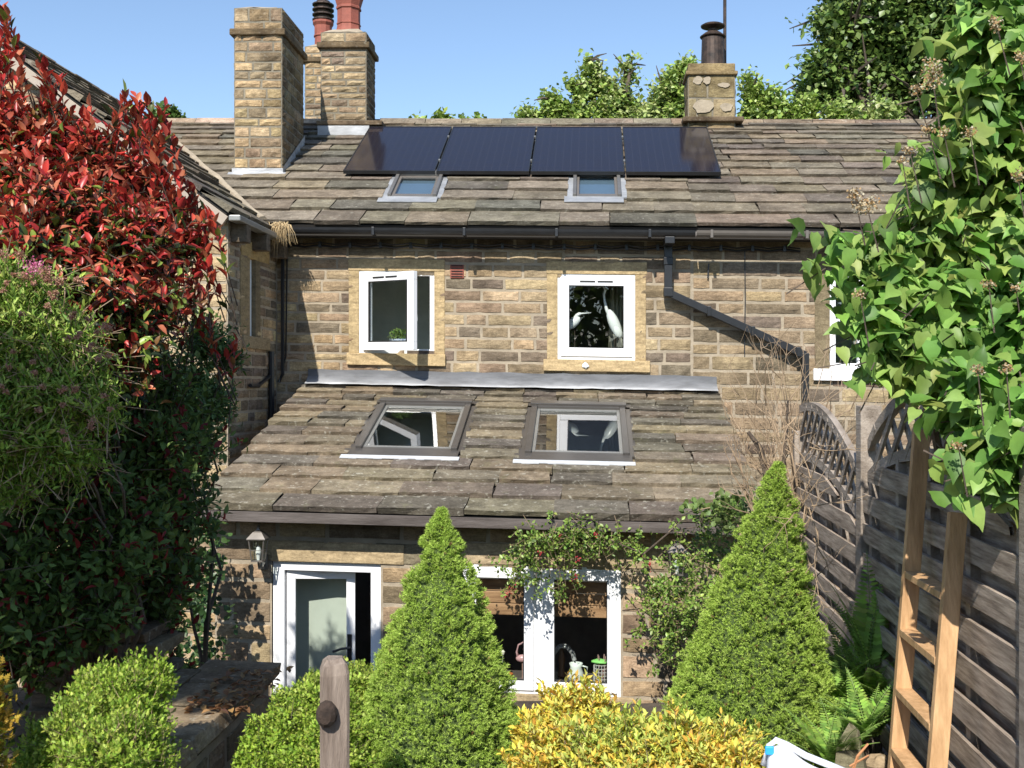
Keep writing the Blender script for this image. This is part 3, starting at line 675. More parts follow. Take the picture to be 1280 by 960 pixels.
f = MB(); f.box((XL-.15,10.02,1.18),(XL+.014,10.92,1.34),(.42,.30,.14)); f.box((XL-.15,10.02,1.34),(XL+.012,10.2,1.5),(.2,.16,.1)); f.box((XL-.15,10.05,.30),(XL+.03,10.9,.42),(.3,.24,.15))
f.box((XL-.15,10.0,.42),(XL+.013,10.28,1.18),(.30,.23,.13)); f.box((XL-.15,10.46,.42),(XL+.013,10.62,1.18),(.2,.16,.1)); f.build('window_surround',M['stone_clean'],lc,tilt=True,bevel=.005)
f = MB(); 
for a,b in (((10.28,10.34),(.42,1.18)),((10.40,10.46),(.42,1.18)),((10.34,10.40),(.42,.5)),((10.34,10.40),(1.1,1.18))): f.box((XL-.09,a[0],b[0]),(XL-.03,a[1],b[1]))
wf = f.build('window',M['upvc'],lc,tilt=True,bevel=.004); g = MB(); g.add([(XL-.06,10.34,.5),(XL-.06,10.40,.5),(XL-.06,10.40,1.1),(XL-.06,10.34,1.1)],[(0,1,2,3)]); g.build('glass',M['glass'],wf,tilt=True)
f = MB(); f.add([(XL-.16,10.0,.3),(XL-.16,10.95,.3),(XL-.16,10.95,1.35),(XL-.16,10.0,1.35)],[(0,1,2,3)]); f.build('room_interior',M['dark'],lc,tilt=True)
f = MB(); g0 = PL(291,270,9.6); f.fbox((XL+.11,9.52,g0[2]),X,Y,Z,(-.055,0,-.055),(.055,1.45,.0)); f.build('gutter',M['alu_light'],lc,tilt=True,bevel=.01)
f = MB(); 
for k in range(3): f.fbox((XL+.0,9.72+k*.62,g0[2]-.1),X,Y,Z,(0,0,-.12),(.16,.12,.09),(.14,.11,.08))
sep(f,'corbel',M['stone_clean'],lc,tilt=True,bevel=.006)

# ------------------------------------------------------------------ chimneys
def chimney(parent, x0,x1,y0,y1,zb,zt, band=None, pal=GOLD, ch=(.09,.135), cap='mound', leadh=.14, plinth=None):
    s,m = MB(),MB(); k=.0
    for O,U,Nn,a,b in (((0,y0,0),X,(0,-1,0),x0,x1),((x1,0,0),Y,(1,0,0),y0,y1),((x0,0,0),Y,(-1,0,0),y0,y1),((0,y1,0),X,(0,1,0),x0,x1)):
        stone_wall(s,m,O,U,Nn,a,b,zb,zt,(),ch,(.16,.36),pal=pal if U is X else [tuple(q*.55 for q in p_) for p_ in pal],gap=.010,bulge=.022)  # side faces darkened in colour: shade of the unlit side plus soot
    m.add([(x0,y0,zt),(x1,y0,zt),(x1,y1,zt),(x0,y1,zt)],[(0,1,2,3)])
    st = s.build('chimney',M['stone_chim'],parent,tilt=True)
    m.build('mortar',M['mortar_old'],st,tilt=True)
    if band: 
        f = MB(); f.box((x0-.045,y0-.045,band),(x1+.045,y1+.045,band+.075),(.16,.12,.075)); f.build('drip_course',M['stone_chim'],st,tilt=True,bevel=.012)
    if plinth:
        f = MB(); f.box((x0-plinth[1],y0-plinth[1],plinth[0]),(x1+plinth[1]+plinth[2],y1+plinth[1],plinth[0]+.06),(.17,.13,.09)); f.build('base_slab',M['stone_chim'],st,tilt=True,bevel=.012)
    if cap=='mound':
        f = MB(); cxx,cyy=(x0+x1)/2,(y0+y1)/2
        V=[];nn=5
        for a in range(nn+1):
            for b in range(nn+1):
                u,v=a/nn,b/nn; e = min(u,1-u,v,1-v); V.append((x0+.015+(x1-x0-.03)*u,y0+.015+(y1-y0-.03)*v,zt+.003+min(.1,e*.35)+random.uniform(0,.012)))
        f.add(V,[(a*(nn+1)+b,(a+1)*(nn+1)+b,(a+1)*(nn+1)+b+1,a*(nn+1)+b+1) for a in range(nn) for b in range(nn)],(.42,.36,.30)); f.build('cement_cap',M['mortar'],st,tilt=True)
    return st
def roofz(y): return 1.597+(y-10.95)*.577
# large square stack on the left
a = PL(292,222,12.2); b = PL(352,222,12.2)
cx0,cx1 = a[0],b[0]; zt1 = PL(320,13,12.3)[2]
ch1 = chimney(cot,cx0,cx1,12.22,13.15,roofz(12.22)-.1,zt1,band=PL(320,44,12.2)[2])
f = MB(); zz=roofz(12.22)
f.box((cx0-.018,12.195,zz-.02),(cx1+.018,12.22,zz+.10)); 
V=[(cx1+.02,12.2,zz-.02),(cx1+.02,13.16,roofz(13.16)),(cx1+.02,13.16,roofz(13.16)+.16),(cx1+.02,12.2,zz+.12)]; f.add(V,[(0,1,2,3)])
V=[(cx0-.06,12.08,zz-.075+.04),(cx1+.05,12.08,zz-.075+.04),(cx1+.05,12.2,zz+.055),(cx0-.06,12.2,zz+.055)]; f.add(V,[(0,1,2,3)])
f.build('flashing',M['lead_mid'],ch1,tilt=True)
# ridge stack with clay pot
a = PL(401,160,13.55); b = PL(458,160,13.55)
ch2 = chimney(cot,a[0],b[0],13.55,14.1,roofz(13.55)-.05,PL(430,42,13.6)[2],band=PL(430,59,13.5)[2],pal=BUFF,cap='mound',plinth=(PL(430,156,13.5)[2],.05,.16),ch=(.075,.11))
f = MB(); f.box((a[0]-.03,13.5,roofz(13.5)-.04),(b[0]+.03,13.54,PL(430,157,13.5)[2])); f.box((b[0]+.03,13.5,roofz(13.5)-.04),(b[0]+.045,14.05,PL(430,157,13.5)[2])); f.build('flashing',M['lead'],ch2,tilt=True)
pc = PL(436,44,13.85); pz = PL(430,42,13.6)[2]
f = MB(); f.lathe((pc[0],13.85,pz-.02),[(.19,0),(.19,.02),(.155,.16),(.15,.2),(.16,.205),(.16,.22),(.15,.225),(.15,.40),(.165,.405),(.165,.43),(.155,.44),(.19,.56),(.2,.6),(.17,.6)],8,rot=PI/8)
f.build('chimney_pot',M['clay'],ch2,tilt=True)
# stack behind the ridge with the second pot
a = PL(381,150,15.3); b = PL(425,150,15.3)
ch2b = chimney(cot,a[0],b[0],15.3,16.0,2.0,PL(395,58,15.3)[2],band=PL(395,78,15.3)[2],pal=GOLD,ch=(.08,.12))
pc = PL(404,60,15.6); pz = PL(395,58,15.3)[2]
f = MB(); f.lathe((pc[0],15.6,pz),[(.13,0),(.125,.22),(.14,.225),(.14,.24),(.13,.25),(.13,.38),(.155,.42),(.155,.45),(.12,.45)],12)
f.build('chimney_pot',M['clay'],ch2b,tilt=True)
f = MB(); f.lathe((pc[0],15.6,pz+.45),[(.10,0),(.10,.3),(.02,.34)],12)
for k in range(4): f.lathe((pc[0],15.6,pz+.46+k*.075),[(.12,0),(.16,.004),(.16,.02),(.11,.045)],14)
f.build('chimney_cowl',M['iron'],ch2b,tilt=True)
# right stack, tapered, rendered in patches
a = PL(860,150,13.75); b = PL(919,150,13.75); X0,X1=a[0],b[0]; zb=PL(890,148,13.75)[2]; zt=PL(890,94,13.75)[2]; zc=PL(890,79,13.75)[2]
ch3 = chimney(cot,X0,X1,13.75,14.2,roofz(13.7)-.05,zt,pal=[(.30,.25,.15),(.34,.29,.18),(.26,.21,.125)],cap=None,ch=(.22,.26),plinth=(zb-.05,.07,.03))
f = MB(); f.box((X0-.03,13.71,zt),(X1+.03,14.24,zt+.05),(.26,.2,.11)); f.box((X0+.0,13.745,zt+.05),(X1+.0,14.21,zc),(.30,.235,.13)); f.build('chimney_cap',M['stone_chim'],ch3,tilt=True,bevel=.012)
f = MB(); rr=random.Random(5)
for (qx,qy,rx,ry) in ((879,133,13,9),(908,134,8,5),(872,100,6,5),(884,100,5,5),(905,106,7,3)):
    c0 = PL(qx,qy,13.72); c0[1]=13.727; K=14; V=[c0]+[c0+np.array([math.cos(2*PI*k/K)*rx*.0102*rr.uniform(.8,1.15),0,math.sin(2*PI*k/K)*ry*.0102*rr.uniform(.8,1.15)]) for k in range(K)]
    f.add(V,[(0,1+k,1+(k+1)%K) for k in range(K)],(.5,.45,.36))
sep(f,'render_patch',M['mortar'],ch3,tilt=True,nv=15)
pc = PL(891,80,13.95)
f = MB(); f.lathe((pc[0],13.95,zc-.01),[(.155,0),(.15,.03),(.14,.38),(.125,.40),(.12,.40)],20); f.build('chimney_pot',M['iron'],ch3,tilt=True)
f = MB(); f.lathe((pc[0],13.95,zc+.385),[(.13,0),(.16,.0),(.165,.01),(.10,.06),(.05,.09),(.05,.14)],20); f.lathe((pc[0],13.95,zc+.50),[(.05,0),(.15,.02),(.155,.035),(.12,.055),(.01,.07)],20); f.build('chimney_cowl',M['iron'],ch3,tilt=True)
f = MB(); q = PL(906,75,14.25); f.tube([(q[0],14.25,zt-.3),(q[0],14.25,6.5)],.022,8); f.build('aerial_pole',M['iron'],ch3,tilt=True)

# ------------------------------------------------------------------ solar panels
def solarmat():
    m, nt, b, nd, lk = newmat('solar_cells')
    tc = N(nt,'ShaderNodeTexCoord'); 
    br = N(nt,'ShaderNodeTexBrick', offset=0.0, squash=1.0); br.inputs['Scale'].default_value=1; br.inputs['Mortar Size'].default_value=.0016; br.inputs['Brick Width'].default_value=.088; br.inputs['Row Height'].default_value=.088
    br.inputs['Color1'].default_value=(.015,.013,.018,1); br.inputs['Color2'].default_value=(.014,.013,.021,1); br.inputs['Mortar'].default_value=(.034,.033,.042,1)
    lk.new(tc.outputs['Object'],br.inputs['Vector']); lk.new(br.outputs['Color'],b.inputs['Base Color']); b.inputs['Roughness'].default_value=.12; b.inputs['IOR'].default_value=1.5
    return m
M['solar']=solarmat()
usol,ssol = onplane(428,213,MAIN_O,MS,MN,.13); uso2,_ = onplane(900,209,MAIN_O,MS,MN,.13)
PWD=(uso2-usol)/4+.002; PH=1.70
lab=['black solar panel nearest the clay pot chimney','black solar panel above the left small skylight','black solar panel above the right small skylight','black solar panel next to the right hand chimney']
lab=['black solar panel at the left end of the row, below the clay pot','black solar panel second from the left of the row on the ridge','black solar panel second from the right of the row on the ridge','black solar panel at the right end of the row, below the metal flue']
for k in range(4):
    u=usol+k*PWD+.006; wv=PWD-.018
    O = MAIN_O+X*u+MS*ssol+MN*.09; O = O+np.array([0,0,sh(O[0])])
    ux = unit((1,0,-SLOPE)); sy = MS; nz_ = unit(np.cross(ux,sy))
    t = bpy.data.objects.new('solar_panel',None); COL.objects.link(t); t.empty_display_size=.1
    t.matrix_world = Matrix(((ux[0],sy[0],nz_[0],O[0]),(ux[1],sy[1],nz_[1],O[1]),(ux[2],sy[2],nz_[2],O[2]),(0,0,0,1)))
    tag(t,lab[k],'solar panel','solar panels on the cottage roof'); WLOC[t.name]=np.zeros(3)
    f = MB(); f.box((0,0,0),(wv,.014,.04)); f.box((0,PH-.014,0),(wv,PH,.04)); f.box((0,.014,0),(.012,PH-.014,.04)); f.box((wv-.012,.014,0),(wv,PH-.014,.04)); f.build('panel_frame',M['black'],t)
    f = MB(); f.add([(.012,.014,.035),(wv-.012,.014,.035),(wv-.012,PH-.014,.035),(.012,PH-.014,.035)],[(0,1,2,3)]); f.build('cell_sheet',M['solar'],t)
    f = MB(); f.box((-.03,.35,-.045),(wv+.03,.39,-.002)); f.box((-.03,1.25,-.045),(wv+.03,1.29,-.002)); sep(f,'mounting_rail',M['alu_light'],t)
    if k<3:
        f = MB()
        for yy in (.36,1.26): f.box((wv-.004,yy,.02),(wv+.016,yy+.04,.046))
        sep(f,'clamp',M['alu_light'],t)
# ------------------------------------------------------------------ foliage machinery
def nrm(a): return a/(np.linalg.norm(a,axis=-1,keepdims=True)+1e-9)
def T_leaf(w=.5, fold=.10, droop=.12):
    V = np.array([[0,0,0],[-.5*w,.33,fold],[.5*w,.33,fold],[0,.36,0],[-.42*w,.66,fold*.7-droop*.3],[.42*w,.66,fold*.7-droop*.3],[0,.7,-droop*.5],[0,1,-droop]])
    Fs = np.array([[0,3,1],[0,2,3],[1,3,6],[1,6,4],[3,2,5],[3,5,6],[4,6,7],[6,5,7]]); return V,Fs
def T_heart(w=.8):
    V = np.array([[0,0,0],[-.30*w,-.05,.05],[.30*w,-.05,.05],[-.52*w,.22,.10],[.52*w,.22,.10],[0,.22,0],[-.42*w,.55,.06],[.42*w,.55,.06],[0,.55,-.03],[-.16*w,.84,-.05],[.16*w,.84,-.05],[0,.84,-.10],[0,1.06,-.22]])
    Fs = np.array([[0,5,1],[1,5,3],[0,2,5],[2,4,5],[3,5,8],[3,8,6],[5,4,7],[5,7,8],[6,8,11],[6,11,9],[8,7,10],[8,10,11],[9,11,12],[11,10,12]]); return V,Fs
def T_tri(w=.12): return np.array([[-w/2,0,0],[w/2,0,0],[0,1,0]]), np.array([[0,1,2]])
def T_quad(w=.6): return np.array([[0,0,0],[-w/2,.5,.08],[w/2,.5,.08],[0,1,-.05]]), np.array([[0,2,3],[0,3,1]])
def T_spray(n=5, w=.09):     # a flat scale-leaf spray / pinnate leaf
    V=[];Fs=[]
    def blade(a,d,l,ww):
        b=len(V); d=np.array(d,float); d/=np.linalg.norm(d); s=np.array([d[1],-d[0],0])
        a=np.array(a,float); V.extend([a-s*ww/2*.6,a+s*ww/2*.6,a+d*l*.55+s*ww/2+[0,0,.03],a+d*l*.55-s*ww/2+[0,0,.03],a+d*l+[0,0,-.02]]); Fs.extend([[b,b+1,b+2],[b,b+2,b+3],[b+3,b+2,b+4]])
    blade((0,0,0),(0,1,0),1,w)
    for k in range(n):
        y=.12+.7*k/n; l=.42*(1-.6*k/n)
        for s in(-1,1): blade((0,y,0),(s*.8,.75,0),l,w)
    return np.array(V),np.array(Fs)
def leaves(name, mat, pos, ax, up, size, col, T, parent=None, wid=None, smooth=False):
    V,Fs = T; n=len(pos); ax=nrm(ax); side=nrm(np.cross(ax,up)); nn=np.cross(side,ax)
    size=np.broadcast_to(np.asarray(size,float),(n,)); wd = size if wid is None else wid
    P_ = pos[:,None,:]+ side[:,None,:]*(V[None,:,0:1]*wd[:,None,None]) + ax[:,None,:]*(V[None,:,1:2]*size[:,None,None]) + nn[:,None,:]*(V[None,:,2:3]*size[:,None,None])
    Fa = (Fs[None]+(np.arange(n)*len(V))[:,None,None]).reshape(-1,3)
    C = np.repeat(col,len(V),0)
    return link_mesh(name,P_.reshape(-1,3),Fa,C,mat,parent,smooth)
def rdir(n): return nrm(RNG.normal(size=(n,3)))
def blob_tips(blobs, n, depth=.3, lump=.15, back=.75, keepin=.86, shape=None):
    """points on the lumpy skin of a union of ellipsoids: position, outward normal"""
    B = np.array([[*b[0],*(b[1] if hasattr(b[1],'__len__') else (b[1],)*3)] for b in blobs],float)
    w = (B[:,3]*B[:,5]+B[:,3]*B[:,4]+B[:,4]*B[:,5]); w/=w.sum(); outp=[];outn=[]; got=0
    while got<n:
        m=n*2; k=RNG.choice(len(B),m,p=w); d=rdir(m); c=B[k,:3]; R=B[k,3:]
        ph = (d*4.1+c*2.3); lum = 1+lump*(np.sin(ph[:,0]*1.7+ph[:,2])+np.sin(ph[:,1]*2.3-ph[:,0]*1.1)+np.sin(ph[:,2]*2.9+ph[:,1]))/1.8
        r = (1-depth*RNG.random(m)**1.6)*lum
        p = c+d*R*r[:,None]; ok = np.ones(m,bool)
        for b in range(len(B)):
            q = np.linalg.norm((p-B[b,:3])/B[b,3:],axis=1); ok &= (q>keepin-depth*.9)|(k==b)
        nn = nrm(d/R); ok &= ~((nn[:,1]>.35)&(RNG.random(m)<back))
        outp.append(p[ok]); outn.append(nn[ok]); got+=ok.sum()
    return np.concatenate(outp)[:n], np.concatenate(outn)[:n]
def clumpcol(pos, cols, f=6, jit=.18):
    cols=np.array(cols,float); n=len(pos)
    v=(np.sin(pos[:,0]*f+1.3)+np.sin(pos[:,1]*f*1.2)+np.sin(pos[:,2]*f*.9+pos[:,0]*3))/6+.5+RNG.normal(0,.22,n)
    i=np.clip((v*len(cols)).astype(int),0,len(cols)-1)
    return cols[i]*(1+RNG.normal(0,jit,(n,1)))*(1+RNG.normal(0,.05,(n,3)))
def twigset(pos, dirs, L, k, spread=.8, upbias=.25):
    """k leaves spiralling along each twig of length L ending at pos"""
    n=len(pos); t=np.tile(np.linspace(0,1,k),n); p=np.repeat(pos,k,0); d=np.repeat(dirs,k,0)
    a=np.tile(np.arange(k)*2.4,n)+np.repeat(RNG.random(n)*6.28,k)
    s1=nrm(np.cross(d,np.array([.3,.2,.9]))); s2=np.cross(d,s1)
    o=s1*np.cos(a)[:,None]+s2*np.sin(a)[:,None]
    base=p-d*(L*(1-t))[:,None]
    ax=nrm(d*(1-spread+.5*t[:,None])+o*spread+RNG.normal(0,.15,(n*k,3))+np.array([0,0,upbias]))
    up=nrm(d+np.array([0,0,.9])+RNG.normal(0,.35,(n*k,3)))
    return base,ax,up,t
def twigmesh(name, mat, pos, dirs, L, parent, r=.0025, every=1, center=None, n=3):
    mb=MB()
    for i in range(0,len(pos),every):
        p=pos[i]; d=dirs[i]; q=p-d*L
        pts=[p,q+RNG.normal(0,.01,3)]
        if center is not None: pts.append(q*.5+center*.5+RNG.normal(0,L*.2,3))
        mb.tube(pts,[r*.5,r]+([r*2] if center is not None else []),n,cap=False)
    return mb.build(name,mat,parent)
def limbs(name, mat, base, targets, r0, parent, seed=1, n=6, sub=5, sublen=.5, bend=.15):
    rr=random.Random(seed); mb=MB(); base=np.array(base,float)
    for t in targets:
        t=np.array(t,float); L=np.linalg.norm(t-base); pts=[]
        for k in range(7):
            a=k/6; pts.append(base*(1-a)+t*a+np.array([rr.uniform(-1,1),rr.uniform(-1,1),rr.uniform(-.5,.5)])*L*bend*.4*math.sin(PI*a)+np.array([0,0,1])*L*.08*math.sin(PI*a))
        mb.tube(pts,[r0*(1-.8*k/6) for k in range(7)],n)
        for j in range(sub):
            i=rr.randint(2,6); p=pts[i]; d=unit([rr.gauss(0,1),rr.gauss(0,1),rr.gauss(.4,.8)])*sublen*rr.uniform(.5,1.1)
            mb.tube([p,p+d*.5+np.array([0,0,sublen*.08]),p+d],[r0*.3,r0*.2,r0*.07],4)
    return mb.build(name,mat,parent)
def shrub(root, blobs, n, k, L, size, cols, T, mat, depth=.3, lump=.15, twig='twig_dark', trunk=None, upb=.25, spread=.8, colfn=None, back=.75, wr=(1,1), r=.0025, every=2, keepin=.86):
    pos,nn = blob_tips(blobs,n,depth,lump,back,keepin)
    d = nrm(nn+RNG.normal(0,.35,nn.shape)+np.array([0,0,upb]))
    base,ax,up,t = twigset(pos,d,L,k,spread,upb)
    sz = size*RNG.uniform(.65,1.2,len(base))
    col = colfn(base,t) if colfn else clumpcol(base,cols)
    leaves('foliage',M[mat],base,ax,up,sz,np.clip(col,.004,1),T,root,wid=sz*RNG.uniform(.8,1.15,len(sz)))
    c = np.mean([b[0] for b in blobs],0)
    twigmesh('twigs',M[twig],pos,d,L*1.3,root,r,every,None)
    if trunk is not None:
        limbs('stem',M['bark'],trunk,[b[0] for b in blobs[::3]],.014,root,seed=len(blobs),sublen=.15,n=5,sub=2)
    return pos,nn
def B(px,py,d,rp,ry=None,rd=None):     # blob from a picture position and picture radius
    c=P(px,py,d); r=rp/F_PX*d; return (c,(r,(rd if rd else r),(ry/F_PX*d if ry else r)))

# ---- red leaved photinia with its green lower part
base = P(120,990,5.0); base[2]=TERR
t = thing('photinia_shrub','tall shrub with glossy red young leaves rising above the left garden wall','shrub',base)
bl = [B(60,165,4.9,36),B(105,185,4.95,30),B(210,265,5.1,26),B(232,300,5.1,22),B(-25,130,4.9,62),B(10,190,4.9,75),B(75,255,4.7,72),B(130,225,5.0,48),B(172,225,5.1,32),B(165,300,4.7,62),B(205,320,5.1,32),B(60,330,4.6,95),B(150,395,4.6,85),B(-60,290,4.8,110),B(-20,420,4.6,110),B(190,380,4.8,45)]
def cred(p,tt):
    n=len(p); red=np.array([(.46,.045,.035),(.54,.08,.045),(.36,.032,.03),(.50,.16,.08),(.30,.07,.04)]); grn=np.array([(.06,.085,.022),(.13,.17,.035),(.20,.10,.035),(.03,.05,.02),(.22,.30,.05)])
    pr = np.clip(.22+.62*tt+(p[:,2]-.62)*.62+.22*np.sin(p[:,0]*9+p[:,2]*7)*np.sin(p[:,2]*11),0.02,.93)
    isr = RNG.random(n)<pr; c=np.where(isr[:,None],red[RNG.integers(0,5,n)],grn[RNG.integers(0,5,n)])
    return c*(1+RNG.normal(0,.2,(n,1)))
shrub(t,bl,3500,8,.19,.060,None,T_leaf(.42,.14,.16),'leaf_gloss',depth=.6,lump=.38,trunk=base,upb=.30,spread=.80,colfn=cred,r=.004)
# shoots that stand out from the crown
pos=[];dr=[]
for (px,py,d) in [(14,70,4.8),(8,30,4.8),(30,95,4.8),(-5,50,4.8),(172,170,5.0),(150,180,5.0),(185,160,5.0),(196,195,5.0),(205,215,5.0),(50,150,4.9),(235,262,5.1),(240,290,5.1),(245,350,5.2),(225,300,5.0),(172,135,5.05),(128,165,5.0),(240,385,5.2),(215,250,5.0),(70,165,4.9),(0,20,4.8),(95,185,5.0),(60,120,4.9),(75,110,4.9),(90,150,4.9),(110,140,5.0),(118,165,5.0),(140,150,5.0),(205,180,5.0),(225,225,5.0),(240,245,5.1),(255,275,5.1),(265,300,5.1),(262,262,5.1),(150,120,5.0),(162,128,5.0),(185,122,5.0),(198,140,5.0),(215,195,5.0),(250,320,5.1),(258,340,5.1),(250,400,5.2),(262,372,5.2),(300,430,5.6),(45,75,4.8),(58,95,4.8)]:
    for j in range(2):
        pos.append(P(px+random.uniform(-9,9),py+random.uniform(-9,9),d)); dr.append(unit([random.uniform(-.5,.6),random.uniform(-.5,.2),1]))
pos=np.array(pos);dr=np.array(dr); b_,a_,u_,tt=twigset(pos,dr,.22,10,.6,.4)
leaves('young_shoots',M['leaf_gloss'],b_,a_,u_,RNG.uniform(.05,.085,len(b_)),cred(b_+np.array([0,0,.6]),tt),T_leaf(.42,.12,.1),t)
twigmesh('twigs',M['twig_dark'],pos,dr,.45,t,.004,1)
# dark lower part
base=P(90,990,5.2); base[2]=TERR
t = thing('evergreen_hedge','dark green overgrown hedge in deep shade below the red leaved shrub','hedge',base)
bl=[B(60,800,4.5,52),B(135,765,4.55,44),B(90,800,5.4,60),B(0,800,4.6,80),B(195,560,4.9,50),B(120,520,4.6,44),B(200,850,5.7,50),B(50,640,4.45,70),B(-10,700,4.3,80),B(120,600,4.6,55),B(140,690,4.6,60),B(50,760,4.4,55),B(180,650,4.8,50),B(200,720,5.2,42),B(190,790,5.3,38),B(150,760,5.6,60),B(60,560,5.2,120),B(170,520,5.2,110),B(150,640,5.3,115),B(40,700,5.2,120),B(200,620,5.4,80),B(190,720,5.5,70),B(110,740,5.4,80),B(-60,600,5.2,140)]
def cdk(p,tt):
    n=len(p); c=np.array([(.09,.15,.035),(.12,.19,.045),(.07,.115,.03),(.15,.22,.055)])[RNG.integers(0,4,n)]
    isr=(RNG.random(n)<.10); c=np.where(isr[:,None],np.array([.22,.025,.025]),c); return c*(1+RNG.normal(0,.2,(n,1)))
shrub(t,bl,5600,8,.17,.056,None,T_leaf(.42,.1,.1),'leaf_soft',depth=.45,lump=.32,trunk=base,colfn=cdk,r=.003)
# privet beside the return wall
base=P(255,990,6.3); base[2]=TERR
t = thing('privet_bush','small leaved green bush against the shaded return wall, a few red tips','shrub',base)
bl=[B(258,425,6.0,38),B(283,445,6.1,26),B(235,495,6.0,58),B(265,500,6.1,36),B(245,560,6.1,36),B(200,600,6.0,50),B(205,690,6.1,38),B(185,660,6.0,50),B(195,770,6.1,40)]
def cpr(p,tt):
    n=len(p); c=np.array([(.08,.16,.035),(.11,.20,.045),(.055,.11,.028),(.15,.24,.06)])[RNG.integers(0,4,n)]
    isr=(RNG.random(n)<.10)&(p[:,2]>-.1)&(p[:,0]>-2.0); return np.where(isr[:,None],np.array([.45,.06,.06]),c)*(1+RNG.normal(0,.18,(n,1)))
shrub(t,bl,2600,8,.15,.036,None,T_leaf(.40,.1,.1),'leaf',depth=.5,lump=.32,trunk=base,colfn=cpr,r=.002)
# pink flowered spirea
base=P(40,990,4.1); base[2]=TERR
t = thing('flowering_shrub','light green fine leaved shrub with fluffy pink flower heads, at the left edge','shrub',base)
bl=[B(35,400,4.1,62),B(-30,380,4.1,80),B(85,415,4.1,42),B(75,470,4.1,58),B(10,500,4.1,75),B(112,450,4.2,26),B(128,500,4.2,26),B(60,540,4.15,48),B(15,590,4.2,48),B(95,560,4.3,34),B(-50,520,4.1,90),B(50,350,4.1,26),B(5,335,4.1,24)]
pos,nn=shrub(t,bl,2300,13,.20,.036,[(.25,.40,.06),(.34,.48,.08),(.17,.29,.045),(.40,.50,.12),(.28,.40,.08)],T_leaf(.28,.08,.08),'leaf_soft',depth=.55,lump=.40,trunk=base+np.array([0,1.0,0]),upb=.55,spread=.75,twig='twig',r=.002)
mb_p=[];mb_c=[]
tops=[(43,334,1.2),(32,345,.8),(57,340,.9),(3,318,.7),(25,318,.7),(133,410,.7),(60,350,.6),(75,352,.6),(98,350,.5)]+[(random.uniform(0,140),0,.30) for _ in range(40)]
for px,py,s in tops:
    if py==0: py=332+abs(px-30)*.8+random.random()**1.5*190
    c=P(px,py,3.95 if py<380 else 3.86); m=int(200*s); q=RNG.normal(0,1,(m,3))*np.array([.016,.014,.012])*s+c; mb_p.append(q)
    mb_c.append(np.array([(.68,.17,.34),(.6,.12,.28),(.78,.35,.5)] if s>1 else [(.48,.24,.19),(.38,.22,.13),(.5,.30,.2)])[RNG.integers(0,3,m)])
for q,cc_ in zip(mb_p,mb_c): leaves('flower_head',M['petal'],q,rdir(len(q)),rdir(len(q)),.009,cc_,T_quad(.7),t)

